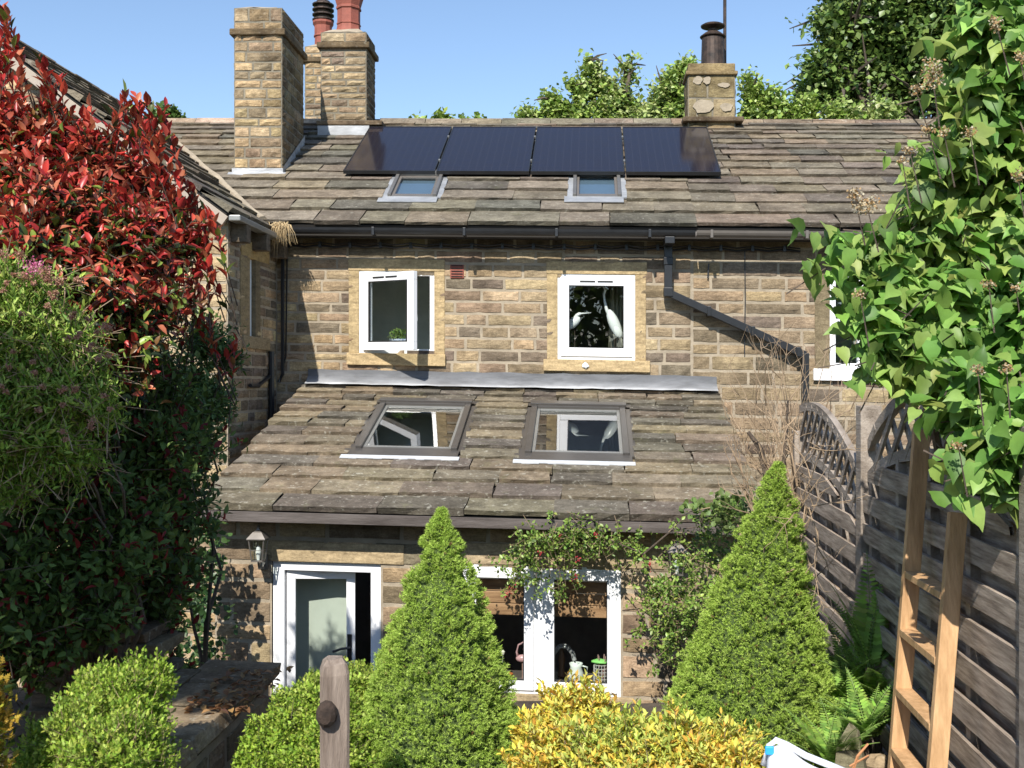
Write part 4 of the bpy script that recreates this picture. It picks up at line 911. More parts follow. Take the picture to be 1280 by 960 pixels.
# ---- the two dwarf conifers
def conifer(root, apex, zbase, R, n, cols, prof=1.0, lean=0.0, seed=0, irregular=.08):
    H=apex[2]-zbase; ph=np.array([seed*1.7,seed*.9,seed*2.3])
    m=int(n*1.0); t=1-np.sqrt(RNG.random(m)*.995); t=np.where(RNG.random(m)<.16,RNG.random(m)**.5,t)   # 0 base .. 1 top
    a=RNG.random(m)*2*PI; keep=~((np.sin(a)>.3)&(RNG.random(m)<.7)); t=t[keep];a=a[keep];m=len(t)
    prf=lambda t:R*((1-t)**prof*.97+.035)*(1-.25*np.clip((.12-t)/.12,0,1)**2)
    lum=1+irregular*np.clip((1-t)*6,.15,1)*(np.sin(a*5+t*17+ph[0])+np.sin(a*9-t*29+ph[1])+np.sin(a*3+t*43+ph[2]))*.55+RNG.normal(0,.025,m)
    rr=prf(t)*lum
    cx=apex[0]+lean*(1-t)*H
    nc=800; tc=1-np.sqrt(RNG.random(nc)); ac=RNG.random(nc)*2*PI; gi=RNG.integers(0,nc,m)
    rr=prf(t)*lum; best=np.full(m,9.0)
    for j0 in range(0,nc,100):
        dd_=np.hypot(((a[:,None]-ac[None,j0:j0+100]+PI)%(2*PI)-PI)*rr[:,None],(t[:,None]-tc[None,j0:j0+100])*H); best=np.minimum(best,dd_.min(1))
    rr=rr+(.020-np.clip(best/.030,0,1.25)**2*.034)*np.clip((1-t)*7,.12,1)
    pos=np.stack([cx+rr*np.cos(a),apex[1]+rr*np.sin(a),zbase+t*H],1)
    out=np.stack([np.cos(a),np.sin(a),np.full(m,.55)],1)
    d=nrm(out+RNG.normal(0,.30,(m,3)))
    K=16; p=np.repeat(pos,K,0); dd=np.repeat(d,K,0); tt=np.tile(np.linspace(0,1,K),m); L=.020
    o=rdir(m*K); ax=nrm(dd*.75+o*.75); base=p-dd*(L*(1-tt))[:,None]*1.0
    shade=1+.0*tt
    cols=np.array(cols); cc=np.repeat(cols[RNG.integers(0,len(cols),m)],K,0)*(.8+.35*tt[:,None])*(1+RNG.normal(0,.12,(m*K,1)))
    brown=np.repeat(RNG.random(m)<.008,K); cc[brown]=(.22,.13,.06)
    leaves('foliage',M['needle'],base,ax,rdir(m*K),RNG.uniform(.008,.014,m*K),cc,T_tri(.25),root)
    f=MB(); prof_=[(float(prf(np.array([k/12]))[0])*.84,k/12*H*.985) for k in range(13)]
    prof_=[(r_*(1 if z_<.7*H else max(.35,1-(z_/H-.7)*2.0)),z_) for r_,z_ in prof_]
    V=[];nn=28
    for r_,z_ in prof_:
        for k in range(nn):
            aa=2*PI*k/nn; l=1+irregular*(math.sin(aa*5+z_/H*17+ph[0])+math.sin(aa*9-z_/H*29+ph[1])+math.sin(aa*3+z_/H*43+ph[2]))*.55
            V.append((apex[0]+lean*(H-z_)+r_*l*math.cos(aa),apex[1]+r_*l*math.sin(aa),zbase+z_))
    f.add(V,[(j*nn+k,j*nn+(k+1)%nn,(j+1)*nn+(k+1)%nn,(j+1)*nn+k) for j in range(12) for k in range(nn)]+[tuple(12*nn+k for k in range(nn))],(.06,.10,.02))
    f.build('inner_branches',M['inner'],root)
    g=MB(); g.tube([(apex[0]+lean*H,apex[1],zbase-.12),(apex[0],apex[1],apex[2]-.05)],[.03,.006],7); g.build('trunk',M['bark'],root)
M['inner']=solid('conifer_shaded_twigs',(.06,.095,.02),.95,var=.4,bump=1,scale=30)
CG=[(.33,.47,.075),(.38,.52,.09),(.27,.40,.06),(.42,.55,.12)]
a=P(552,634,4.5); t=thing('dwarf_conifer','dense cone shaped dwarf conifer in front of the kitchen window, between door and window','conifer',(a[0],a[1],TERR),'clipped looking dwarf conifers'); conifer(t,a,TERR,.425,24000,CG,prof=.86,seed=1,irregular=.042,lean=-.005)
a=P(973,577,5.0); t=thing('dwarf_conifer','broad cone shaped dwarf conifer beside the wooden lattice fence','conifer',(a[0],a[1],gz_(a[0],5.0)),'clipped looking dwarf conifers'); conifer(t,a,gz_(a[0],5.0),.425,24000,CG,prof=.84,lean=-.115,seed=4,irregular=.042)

# ---- yellow green bushes
BG=[(.28,.42,.045),(.36,.50,.06),(.20,.32,.035),(.44,.54,.10)]
base=P(385,1000,4.4); base[2]=TERR
t=thing('golden_bush','bright yellow green bush behind the timber post','shrub',base)
shrub(t,[B(395,905,4.4,62),B(432,880,4.6,52),B(350,935,4.4,50),B(330,975,4.3,45),B(420,960,4.3,75),B(455,860,4.75,30)],7000,8,.06,.020,BG,T_spray(3,.16),'leaf_soft',depth=.22,lump=.12,upb=.3,r=.0015)
base=P(140,1000,3.9); base[2]=TERR
t=thing('golden_bush','bright yellow green juniper like bush in front of the dry stone wall, lower left','shrub',base)
shrub(t,[B(125,865,4.1,38),B(160,880,4.0,55),B(195,850,4.1,28),B(110,915,3.9,55),B(70,935,3.9,42),B(150,950,3.8,70),B(40,965,3.8,30)],7000,8,.07,.021,BG,T_spray(3,.15),'leaf_soft',depth=.45,lump=.22,upb=.5,r=.0015,twig='twig')
base=P(-25,1000,3.6); base[2]=TERR
t=thing('golden_bush','yellow leaved bush cut by the left edge of the picture, low down','shrub',base)
shrub(t,[B(-38,850,3.6,42),B(-30,900,3.6,42),B(-30,960,3.6,40)],1100,7,.09,.035,[(.4,.34,.03),(.30,.36,.04),(.45,.30,.04)],T_spray(3,.15),'leaf_soft',depth=.35,lump=.22,upb=.5,r=.0015,twig='twig')
# ---- golden spirea in front
YL=[(.75,.60,.08),(.80,.68,.14),(.64,.58,.08),(.72,.44,.08),(.58,.60,.14),(.76,.62,.10),(.50,.54,.12),(.42,.52,.10)]
base=P(760,1000,3.7); base[2]=TERR
t=thing('golden_spirea','mound of yellow and orange leaves in front of the kitchen window','shrub',base)
shrub(t,[B(705,892,4.1,42),B(672,915,4.1,30),B(735,900,4.1,48),B(700,955,3.9,62),B(790,935,3.7,50),B(850,935,3.6,52),B(910,945,3.6,46),B(760,960,3.7,60),B(820,975,3.6,70),B(935,970,3.5,40),B(880,985,3.5,60)],3400,9,.075,.030,YL,T_leaf(.38,.1,.1),'leaf_soft',depth=.34,lump=.22,upb=.45,spread=.75,twig='twig',r=.0018)

# ---- lilac, front right
base=np.array([2.15,3.9,TERR])
t=thing('lilac_tree','lilac with large heart shaped green leaves and faded flower heads hanging over the fence','tree',base)
bl=[B(1262,60,3.7,62),B(1250,120,3.7,75),B(1195,190,3.7,50),B(1230,200,3.8,75),B(1165,255,3.7,54),B(1215,290,3.8,80),B(1130,330,3.7,48),B(1085,315,3.7,30),B(1170,380,3.7,72),B(1075,345,3.65,26),B(1090,400,3.6,26),B(1065,300,3.7,22),B(1120,465,3.55,26),B(1240,400,3.7,88),B(1112,425,3.6,36),B(1150,445,3.6,42),B(1225,475,3.5,72),B(1262,540,3.35,62),B(1215,555,3.4,42),B(1250,585,3.3,36),B(1310,250,3.8,120),B(1330,450,3.5,110),B(1300,60,3.8,80),B(1200,130,3.8,30),B(1040,300,3.7,9),B(1040,400,3.65,12)]
pos,nn=blob_tips(bl+[B(1240,20,3.75,62),B(1210,90,3.75,40)],1150,.65,.28,.35)
d=nrm(nn+RNG.normal(0,.4,nn.shape)+np.array([0,0,.25]))
b_,a_,u_,tt=twigset(pos,d,.21,7,.75,0.0)
a_=nrm(a_+np.array([0,-.10,-.80])+RNG.normal(0,.25,a_.shape)); u_=nrm(u_*.8+np.array([-.15,-1.0,.65])+RNG.normal(0,.42,a_.shape))
sz=RNG.uniform(.038,.095,len(b_))
leaves('foliage',M['lilac'],b_,a_,u_,sz,clumpcol(b_,[(.16,.31,.06),(.20,.37,.075),(.27,.42,.10),(.12,.24,.045),(.30,.40,.10)],6,.18),T_heart(.80),t,wid=sz*RNG.uniform(.8,1.0,len(sz)),smooth=True)
twigmesh('twigs',M['bark'],pos-d*.10+np.array([0,0,-.03]),d,.20,t,.003,4)
limbs('trunk',M['bark'],base,[b[0] for b in bl[:11:2]],.035,t,seed=3,sublen=.12,bend=.2,sub=1)
fl=[(1165,92,16,26),(1083,255,22,14),(1160,162,12,8),(1212,165,10,10),(1137,188,10,8),(1275,72,9,9),(1068,243,10,10),(1236,355,12,6),(1198,558,12,6),(1222,462,9,7),(1258,460,9,7),(1145,112,9,8),(1180,165,8,8),(1075,368,10,8),(1272,218,8,12),(1270,360,8,7),(1128,200,8,6),(1245,30,10,14)]
for px,py,rx,ry in fl:
    c=P(px,py,3.45 if py<400 else 3.2); rx*=.8; ry*=.75; m=int(rx*ry*1.0)+25; q=c+np.clip(RNG.normal(0,1,(m,3)),-1.8,1.8)*np.array([rx,rx*.8,ry])/F_PX*3.4*.5
    leaves('flower_head',M['petal'],q,rdir(m),rdir(m),.0095,np.array([(.50,.34,.17),(.56,.46,.30),(.42,.25,.11),(.6,.54,.4)])[RNG.integers(0,4,m)],T_quad(.8),t)
    twigmesh('flower_stalk',M['bark'],c[None,:],unit((-.2,-.1,.8))[None,:],.16,t,.003,1)

# ---- climbing rose on the lean-to
base=P(870,880,7.9); base[2]=GROUND
t=thing('climbing_rose','climbing shrub with small light green leaves trained over the kitchen window, a few red flowers','climber',base)
arms=[[(865,960,8.0),(850,820,8.1),(838,740,8.15),(800,690,8.1),(740,665,8.1),(690,668,8.1),(655,685,8.1),(645,720,8.1)],[(870,960,8.0),(865,800,8.05),(880,700,8.0),(905,650,7.9),(930,635,7.8)],[(860,900,8.0),(820,780,8.1),(790,730,8.15),(755,680,8.1)],[(880,900,7.9),(890,780,7.9),(870,700,7.9),(850,660,8.0)],[(850,850,8.1),(815,800,8.15),(785,780,8.2)],[(845,790,8.1),(800,760,8.2),(775,765,8.2)],[(690,668,8.1),(700,715,8.15),(690,745,8.15)],[(740,665,8.1),(735,700,8.15)],[(655,685,8.1),(640,735,8.1)],[(800,690,8.1),(840,665,8.05),(880,660,8.0)]]
mb=MB()
for ar in arms:
    pts=[P(*q)+RNG.normal(0,.01,3) for q in ar]; mb.tube(pts,[.007*(1-.7*i/len(pts)) for i in range(len(pts))],5)
mb.build('stems',M['bark'],t)
def along(arms,n,j):
    out=[]
    for ar,w in arms:
        pts=np.array([P(*q) for q in ar]); seg=RNG.random(int(n*w))*(len(pts)-1); i=seg.astype(int); f=(seg-i)[:,None]; out.append(pts[i]*(1-f)+pts[i+1]*f)
    o=np.concatenate(out); return o+RNG.normal(0,1,o.shape)*j
pr=along([(arms[0][3:],1.1),(arms[8],.25),(arms[6],.3),(arms[7],.15)],150,np.array([.08,.05,.06]))
pb,_n=blob_tips([B(850,770,7.95,42),B(875,700,7.9,48),B(900,660,7.8,34),B(835,730,8.0,34),B(840,810,8.0,36),B(880,760,7.8,40),B(815,745,8.1,26),B(800,790,8.1,18)],460,.7,.35,.5)
pos=np.concatenate([pr,pb]); d=nrm(RNG.normal(0,.7,pos.shape)+np.array([0,-.6,.3]))
b_,a_,u_,tt=twigset(pos,d,.10,8,.8,.1)
leaves('foliage',M['leaf'],b_,a_,u_,RNG.uniform(.022,.042,len(b_)),clumpcol(b_,[(.15,.25,.04),(.21,.33,.06),(.28,.38,.08),(.09,.16,.03)],8),T_leaf(.6,.1,.1),t)
twigmesh('twigs',M['twig'],pos,d,.13,t,.002,1)
ps=[];
for px,py,s in ((675,692,.7),(640,738,1),(632,742,.8),(719,722,.8),(808,702,1),(812,708,.7),(700,668,.5),(745,668,.6),(722,700,.6)):
    m=int(26*s); q=P(px,py,8.0)+RNG.normal(0,.016*s,(m,3))*[1,1,1.3]
    leaves('flower',M['petal'],q,rdir(len(q)),rdir(len(q)),.014,np.array([(.50,.03,.06),(.55,.08,.08)])[RNG.integers(0,2,len(q))],T_quad(.8),t)

# ---- leafless shrub beside the lean-to
base=P(985,820,6.9); base[2]=TERR
t=thing('bare_shrub','leafless tangle of pale brown twigs between the lean-to roof and the lattice fence','shrub',base)
rr=random.Random(4); mb=MB(); mk=MB()
def grow(p,d,L,r,lev,mbx):
    pts=[p]; q=p.copy(); dd=d.copy(); n=5
    for k in range(n):
        dd=unit(dd+np.array([rr.gauss(0,.16),rr.gauss(0,.16),rr.gauss(.05,.12)])); q=q+dd*L/n; pts.append(q.copy())
    if min(q_[0]/q_[1] for q_ in pts)<.118 or max(q_[2] for q_ in pts)>.42: return
    mbx.tube(pts,[r*(1-.75*k/n) for k in range(n+1)],4,cap=False)
    if lev>0:
        for k in range(rr.randint(3,5)):
            i=rr.randint(1,n); grow(pts[i].copy(),unit(dd+np.array([rr.gauss(0,.6),rr.gauss(0,.5),rr.gauss(.05,.5)])),L*rr.uniform(.4,.75),r*.55,lev-1,mbx)
for (px,py,d_,tx,ty,r) in [(985,720,6.9,915,500,.012),(988,720,6.9,945,430,.012),(980,700,6.9,975,480,.010),(990,700,6.8,1010,540,.010),(975,700,6.9,900,560,.009),(985,650,6.9,900,450,.009),(992,650,6.9,960,400,.009),(970,620,6.95,935,540,.013),(995,600,6.8,985,420,.008),(985,700,6.8,1015,600,.01),(960,660,6.9,905,600,.008),(970,650,6.9,930,470,.007),(1000,690,6.6,1010,520,.008)]:
    p=P(px,py,d_); q=P(tx,ty,d_+.2); L=np.linalg.norm(q-p); grow(p,unit(q-p),L*.95,r*.8,2,mb)
for i in range(16):
    p=P(rr.uniform(955,1005),rr.uniform(600,720),6.9); q=P(rr.uniform(895,1015),rr.uniform(400,600),7.1); L=np.linalg.norm(q-p); grow(p,unit(q-p),L*.9,rr.uniform(.005,.008),2,mb)
for i in range(26):   # tangle down against the fence
    x=rr.uniform(985,1022); p=P(x,rr.uniform(520,760),4.9+rr.uniform(-.2,.3)); grow(p,unit([rr.gauss(0,.5),rr.gauss(0,.4),rr.gauss(.3,.9)]),rr.uniform(.12,.3),.0032,1,mb)
mb.build('twigs',M['twig'],t)
mk.tube([np.array([base[0],base[1],TERR]),P(985,700,6.9),P(950,560,6.95),P(935,540,6.95)],[.035,.028,.02,.012],7); mk.tube([P(985,720,6.9),P(978,600,6.9),P(985,500,6.9)],[.02,.014,.006],6); mk.build('stem',M['bark'],t)
# leafy sprigs growing through, near the lean-to eave
base=P(935,900,7.2); base[2]=GROUND
t=thing('bramble','round leaved bramble shoots at the right end of the lean-to eave','climber',base)
pos=along([([(860,640,7.6),(900,632,7.5),(950,630,7.4)],1),([(900,632,7.5),(925,660,7.4)],.4)],60,np.array([.06,.06,.04])); d=nrm(RNG.normal(0,.7,pos.shape)+np.array([0,-.5,.4])); b_,a_,u_,tt=twigset(pos,d,.08,5,.9,.2)
leaves('foliage',M['leaf'],b_,a_,u_,RNG.uniform(.03,.055,len(b_)),clumpcol(b_,[(.10,.17,.04),(.15,.22,.06)],8),T_leaf(.8,.08,.05),t)
mb=MB(); mb.tube([np.array(base),P(935,760,7.2),P(925,660,7.4),P(900,632,7.5),P(860,640,7.6)],[.012,.01,.008,.006,.003],5); mb.tube([P(925,660,7.4),P(950,630,7.4)],[.006,.002],4); mb.build('stems',M['twig'],t)
# ivy on the left corner of the lean-to
base=P(250,900,7.6); base[2]=GROUND
t=thing('ivy','ivy climbing the shaded left corner of the lean-to wall','climber',base)
pos=along([([(262,900,7.9),(255,800,7.9),(250,720,7.9),(245,650,7.9)],1)],150,np.array([.08,.15,.06])); d=nrm(RNG.normal(0,.6,pos.shape)+np.array([.3,-.6,.0])); b_,a_,u_,tt=twigset(pos,d,.1,6,.9,-.2)
leaves('foliage',M['leaf'],b_,a_,u_,RNG.uniform(.035,.07,len(b_)),clumpcol(b_,[(.04,.09,.025),(.06,.12,.03)],8),T_leaf(.8,.08,.05),t)
mb=MB(); mb.tube([np.array(base),P(258,800,7.95),P(250,720,7.95),P(245,650,7.95)],[.015,.012,.008,.005],5); mb.build('stem',M['bark'],t)

# ---- ferns at the foot of the fence
def fern(root, c, fr, seed):
    r_=random.Random(seed); pp=[];aa=[];uu=[];ss=[];mb=MB()
    for (dx,dy,dz,L) in fr:
        d=unit((dx,dy,dz)); p=np.array(c)+np.array([r_.uniform(-.03,.03),r_.uniform(-.03,.03),0]); pts=[p]; q=p.copy(); v=d.copy(); n=26
        for k in range(n):
            v=unit(v+np.array([dx*.012,dy*.012,-.030])); q=q+v*L/n; pts.append(q.copy())
        mb.tube(pts[::3]+[pts[-1]],[.0018]*len(pts[::3])+[.0008],4)
        for k in range(2,n+1):
            t_=k/n; l=L*.24*math.sin(PI*min(1,(t_*.86+.14)))**.8*(1.05-t_*.75)
            v=unit(pts[k]-pts[k-1]); s=unit(np.cross(v,(0,0,1)));
            for sg in(-1,1): pp.append(pts[k]); aa.append(s*sg+v*.35+np.array([0,0,-.08])); uu.append(np.cross(s,v)*1.0+np.array([0,0,.2])); ss.append(l)
    pp,aa,uu,ss=map(np.array,(pp,aa,uu,ss))
    leaves('fronds',M['leaf_soft'],pp,aa,uu,ss,clumpcol(pp,[(.24,.40,.07),(.30,.47,.09),(.18,.32,.06)],5),T_spray(7,.11),root,wid=ss*.55)
    mb.build('stalks',M['stalk'],root)
fi=0
for (px,py,d_,lab) in [(1085,790,4.9,'upright fern frond leaning on the lower fence boards, the tallest of the ferns'),(1050,835,5.0,'green fern between the broad conifer and the ladder'),(1082,880,4.6,'spreading fern close to the left rail of the ladder'),(1035,875,4.9,'low fern at the right foot of the broad conifer'),(1062,810,5.3,'fern behind the others, closest to the lattice fence post'),(1040,915,4.5,'small fern nearest the pointed upright stone'),(1098,835,4.9,'fern pressed between the fence boards and the ladder rail'),(1020,840,5.2,'fern reaching over the lower right branches of the broad conifer')]:
    c=P(px,py+45,d_); t=thing('fern',lab,'fern',c,'ferns at the foot of the fence'); r_=random.Random(fi)
    fr=[(math.cos(a_)*.6+r_.uniform(-.15,.15),math.sin(a_)*.5-.1,r_.uniform(.8,1.3),r_.uniform(.24,.38)) for a_ in [k*2*PI/15 for k in range(15)]]
    if fi==0: fr=[(.0,.1,1,.52),(.12,.1,1,.42),(-.25,0,1,.42)]+fr[:8]
    fern(t,c,fr,fi); mb=MB(); mb.tube([(c[0],c[1],gz_(c[0],c[1])-.05),tuple(c)],[.02,.012],5); mb.build('rootstock',M['bark'],t); fi+=1
# ground cover under the conifers, weeds on the terrace
pos=np.array([P(random.uniform(880,1110),random.uniform(880,990),random.uniform(4.0,5.6)) for _ in range(420)]); pos=pos[pos[:,0]<1.25]; pos[:,2]=np.array([gz_(x,y) for x,y in pos[:,:2]])+RNG.random(len(pos))*.09
d=nrm(RNG.normal(0,.5,pos.shape)+np.array([0,-.2,1])); b_,a_,u_,tt=twigset(pos,d,.07,6,.8,.3)
o=leaves('ground_cover',M['leaf_soft'],b_,a_,u_,RNG.uniform(.02,.045,len(b_)),clumpcol(b_,[(.09,.16,.03),(.13,.2,.045),(.2,.15,.07)],8),T_leaf(.5,.1,.1)); tag(o,kind='stuff')
pos=np.stack([RNG.uniform(-3.2,.2,900),RNG.uniform(2.6,5.9,900),TERR+RNG.random(900)*.06],1); d=nrm(RNG.normal(0,.5,pos.shape)+np.array([0,0,1])); b_,a_,u_,tt=twigset(pos,d,.06,5,.8,.3)
o=leaves('weeds',M['leaf_soft'],b_,a_,u_,RNG.uniform(.02,.045,len(b_)),clumpcol(b_,[(.06,.11,.025),(.1,.15,.035),(.14,.09,.04)],8),T_leaf(.5,.1,.1)); tag(o,kind='stuff')
# dried grass hanging from the gutter corner
mb=MB(); c=PL(352,283,10.75); c[2]+=sh(c[0]); rr=random.Random(2)
for k in range(170):
    p=c+np.array([rr.gauss(0,.045),rr.gauss(0,.04),rr.uniform(-.02,.05)]); dx=rr.gauss(0,.028); L=rr.uniform(.05,.2)*(1 if rr.random()<.9 else 1.8)
    mb.tube([p,p+np.array([dx,-.03,-L*.4]),p+np.array([dx*1.5,-.03,-L])],[.004,.003,.001],3,cap=False)
tag(mb.build('dried_grass',solid('straw',(.52,.38,.20),.8,var=.2)),'tuft of straw coloured dry grass hanging where the two gutters meet','grass tuft')

# ---- trees beyond the roofs
def tree(lab, base, r0, blobs, n, size, cols, group=None, k=5, L=.5, depth=.5, lump=.2, tgt=None, T=None, sub=6, sublen=1.2, twigs=False, seed=1):
    t=thing('broadleaf_tree',lab,'tree',base,group)
    pos,nn=blob_tips(blobs,n,depth,lump,.5,.7); d=nrm(nn+RNG.normal(0,.5,nn.shape)); b_,a_,u_,tt=twigset(pos,d,L,k,.8,.0)
    leaves('crown',M['leaf'],b_,a_,nrm(u_+np.array([0,-.5,.8])),size*RNG.uniform(.6,1.3,len(b_)),clumpcol(b_,cols,1.2,.15),T or T_quad(.8),t)
    m=MB(); b=np.array(base,float); c=np.mean([q[0] for q in blobs],0); fork=b*.45+c*.55; fork[2]=b[2]+(c[2]-b[2])*.6
    m.tube([b,b*.6+fork*.4+np.array([.1,0,0]),fork],[r0,r0*.8,r0*.65],9); m.build('trunk',M['bark'],t)
    limbs('limbs',M['bark'],fork,tgt or [q[0] for q in blobs],r0*.4,t,seed=seed,sub=sub,sublen=sublen)
    return t
def BB(px,py,d,r): c=P(px,py,d); q=r/F_PX*d; return (c,(q,q,q))
OG=[(.11,.18,.04),(.15,.23,.05),(.20,.28,.07),(.07,.12,.03)]
b0=P(1130,480,26); tree('large dark green tree towering over the right end of the roof',(b0[0]+1,26,GROUND),.5,[BB(1060,60,26,45),BB(1090,20,26,60),BB(1030,90,25.6,35),BB(1140,50,26,60),BB(1180,10,26,60),BB(1040,30,25.6,32),BB(1110,100,26,48),BB(1160,110,26,50),BB(1060,120,26,40),BB(1210,80,26,60),BB(1020,120,26,26),BB(1130,-30,26,70),BB(1240,0,26,70),BB(1060,-5,26,40)],6500,.16,OG,k=6,L=.7,depth=.75,lump=.35,sub=12,sublen=1.6,seed=2)
LG=[(.26,.36,.07),(.32,.42,.10),(.19,.28,.05),(.40,.46,.17)]
b0=P(760,480,20); tree('light green ash like tree with a thin top, behind the middle of the ridge',(b0[0],20,GROUND),.28,[BB(790,72,20,5),BB(782,84,20,6),BB(735,78,20,6),BB(715,108,20,9),BB(700,135,20,14),BB(728,115,20,18),BB(752,105,20,18),BB(740,90,20,14),BB(786,96,20,8),BB(768,130,20,26),BB(720,148,20,26),BB(690,145,20,22),BB(660,148,20,16),BB(790,145,20,24),BB(690,125,20,10),BB(760,155,20,40)],2500,.095,LG,'sunlit trees behind the ridge',L=.3,sub=5,sublen=.5,seed=5,depth=.95,lump=.4)
b0=P(840,480,19); tree('light green leafy tree directly behind the metal flue chimney',(b0[0],19,GROUND),.25,[BB(845,100,19,16),BB(858,90,19,16),BB(830,120,19,22),BB(862,125,19,26),BB(818,145,19,22),BB(845,150,19,26)],1500,.095,LG,'sunlit trees behind the ridge',L=.3,depth=.95,lump=.4,sub=5,sublen=.5,seed=6)
b0=P(960,480,20); tree('light green tree between the metal flue chimney and the large dark tree',(b0[0],20,GROUND),.25,[BB(940,118,20,16),BB(935,100,20,8),BB(960,128,20,20),BB(945,145,20,22),BB(975,145,20,22),BB(1000,150,20,24),BB(1050,150,20,26),BB(1100,150,20,26),BB(1010,135,20,14)],2400,.095,LG,'sunlit trees behind the ridge',L=.3,depth=.95,lump=.4,sub=5,sublen=.5,seed=7)
b0=P(555,480,17); tree('tree showing only a few leaf tufts above the left solar panels',(b0[0],17,GROUND),.2,[BB(552,148,17,9),BB(524,152,17,5),BB(580,154,17,6),BB(598,154,17,6),BB(556,165,17,16)],170,.10,LG,'sunlit trees behind the ridge',L=.2,sub=3,sublen=.2,seed=8)
b0=P(208,480,34); tree('distant round green tree top behind the far left roof',(b0[0],34,GROUND),.3,[BB(208,146,34,15),BB(196,152,34,12),BB(220,152,34,12)],700,.16,[(.08,.14,.03),(.12,.18,.045)],None,L=.3,sub=3,sublen=.4,seed=9)
# an unseen small tree, added on the left to shade the lower hedge
t=tree('added tree out of view left of the viewpoint, shading the lower hedge',(-4.6,.2,TERR),.14,[((-4.6,.2,3.28),(1.1,.4,.26)),((-3.7,.2,3.28),(1.0,.4,.26)),((-2.9,.25,3.28),(.7,.4,.26)),((-5.5,.1,3.3),(.9,.5,.28)),((-2.45,.25,3.25),(.35,.35,.24))],3000,.10,OG,L=.2,k=7,depth=.75,sub=5,sublen=.4,seed=10)

pos,nn=blob_tips([((x,-26+2*math.sin(x),1.5+1.2*math.sin(x*.9)),(3.4,2.5,5.2+math.sin(x*1.7))) for x in range(-30,31,4)],5200,.5,.3,0); b_,a_,u_,tt=twigset(pos,nrm(nn+RNG.normal(0,.5,nn.shape)),.8,4,.8,0)
o=leaves('added_woodland',M['leaf'],b_,a_,nrm(u_+np.array([0,.4,.8])),RNG.uniform(.4,.75,len(b_)),clumpcol(b_,OG,.8,.15),T_quad(.8)); tag(o,kind='stuff')  # unseen belt of trees added behind the camera for the windows to reflect
# ------------------------------------------------------------------ fence
t0=np.array([.900,3.52,0]); NXY=lambda d: .905-(d-3.56)*(-.012)
def fx(d): return 1.335+(d-5.25)*.012
fl=thing('lattice_fence','weathered grey overlapping board fence with arched lattice top, beyond the free standing post','fence',(fx(6.9),6.9,TERR))
zpt=P(1087,507,5.25)[2]
def post(parent, d, zt, zb=TERR-.1):
    f=MB(); f.box((fx(d)-.048,d-.048,zb),(fx(d)+.048,d+.048,zt)); return f.build('post',M['wood_old'],parent,bevel=.004)
post(fl,5.25,zpt); post(fl,7.0,-.30); post(fl,3.22,zpt-.02)
def fpanel(parent, d0, d1, top1, top2, arc):
    """d0 near end, d1 far end"""
    pn=MB(); back=MB(); n=16
    # arches
    out=[]
    for (zz,hh,w) in ((*top1,.06),(*top2,.06)):
        f=MB(); pts=[(fx(d0+(d1-d0)*k/n),d0+(d1-d0)*k/n,arc(k/n,zz,hh)) for k in range(n+1)]
        for a,b in zip(pts,pts[1:]):
            f.bar(a,np.array(b)+(np.array(b)-np.array(a))*.04,.034,.050)
        f.build('arch_rail',M['wood_old'],parent)
    L=d1-d0; zlo=top2[0]-.1; zhi=max(top1[0],top1[0]+top1[1]); A1=lambda u:arc(u,*top1); A2=lambda u:arc(u,*top2)
    for s in(-1,1):
        k=-.6
        while k<1.6:
            pts=[]
            for q in range(61):
                u=k+s*(q/60-.5)*(zhi-zlo)/L*1.15; z=zlo+(zhi-zlo)*q/60
                if .01<u<.99 and A2(u)-.01<z<A1(u)+.01: pts.append((fx(d0+L*u)+.012*s,d0+L*u,z))
            if len(pts)>3: f=MB(); f.bar(pts[0],pts[-1],.014,.030,up=(0,0,1)); f.build('lath',M['wood_old'],parent)
            k+=.105
    z_end=0
    zl=max(A2(.5),A2(.9),A2(.1))
    def board(zz,hh,off,mat):
        nn=40; V=[];Fs=[];last=None; w0=random.uniform(-.006,.006)
        for k in range(nn+1):
            u=k/nn; tp=min(zz+hh,A2(u)-.03)
            if tp<zz+.012: last=None; continue
            w=random.uniform(-.0015,.0015); x=fx(d0+L*u)+off; y=d0+L*u; zb=zz+w0*u+w; b_=len(V)
            V+=[(x-.006,y,zb),(x-.010,y,tp+w0*u),(x+.004,y,tp+w0*u),(x+.006,y,zb)]
            if last is not None: Fs+=[(last+r,last+(r+1)%4,b_+(r+1)%4,b_+r) for r in range(4)]
            last=b_
        if Fs:
            q=MB(); q.add(V,Fs); q.build('board',mat,parent)
    zz=TERR+.03
    while zz<zl-.03:
        board(zz,.088,-.030,M['wood_board']); board(zz+.055,.115,.022,M['wood_board']); zz+=.140
    for u in (.035,.27,.5,.73,.965):
        g=MB(); d=d0+L*u; g.box((fx(d)-.020,d-.022,TERR+.02),(fx(d)+.018,d+.022,A2(u)-.01)); g.build('batten',M['wood_old'],parent)
M['wood_board']=solid('weathered_boards',(.25,.185,.135),.85,var=.35,bump=.8,scale=9,stretch=(6,.5,6),c2=(.56,.46,.365))
fpanel(fl,5.30,6.95,(-.47,.335),(-.67,.225),lambda u,z0,h: z0+h*math.sin(PI/2*min(1.25,max(0,u)/.80)))
fpanel(fl,3.27,5.20,(-.29,.28),(-.44,.165),lambda u,z0,h: z0+h*math.sin(PI*min(1,max(0,u)))**.8)

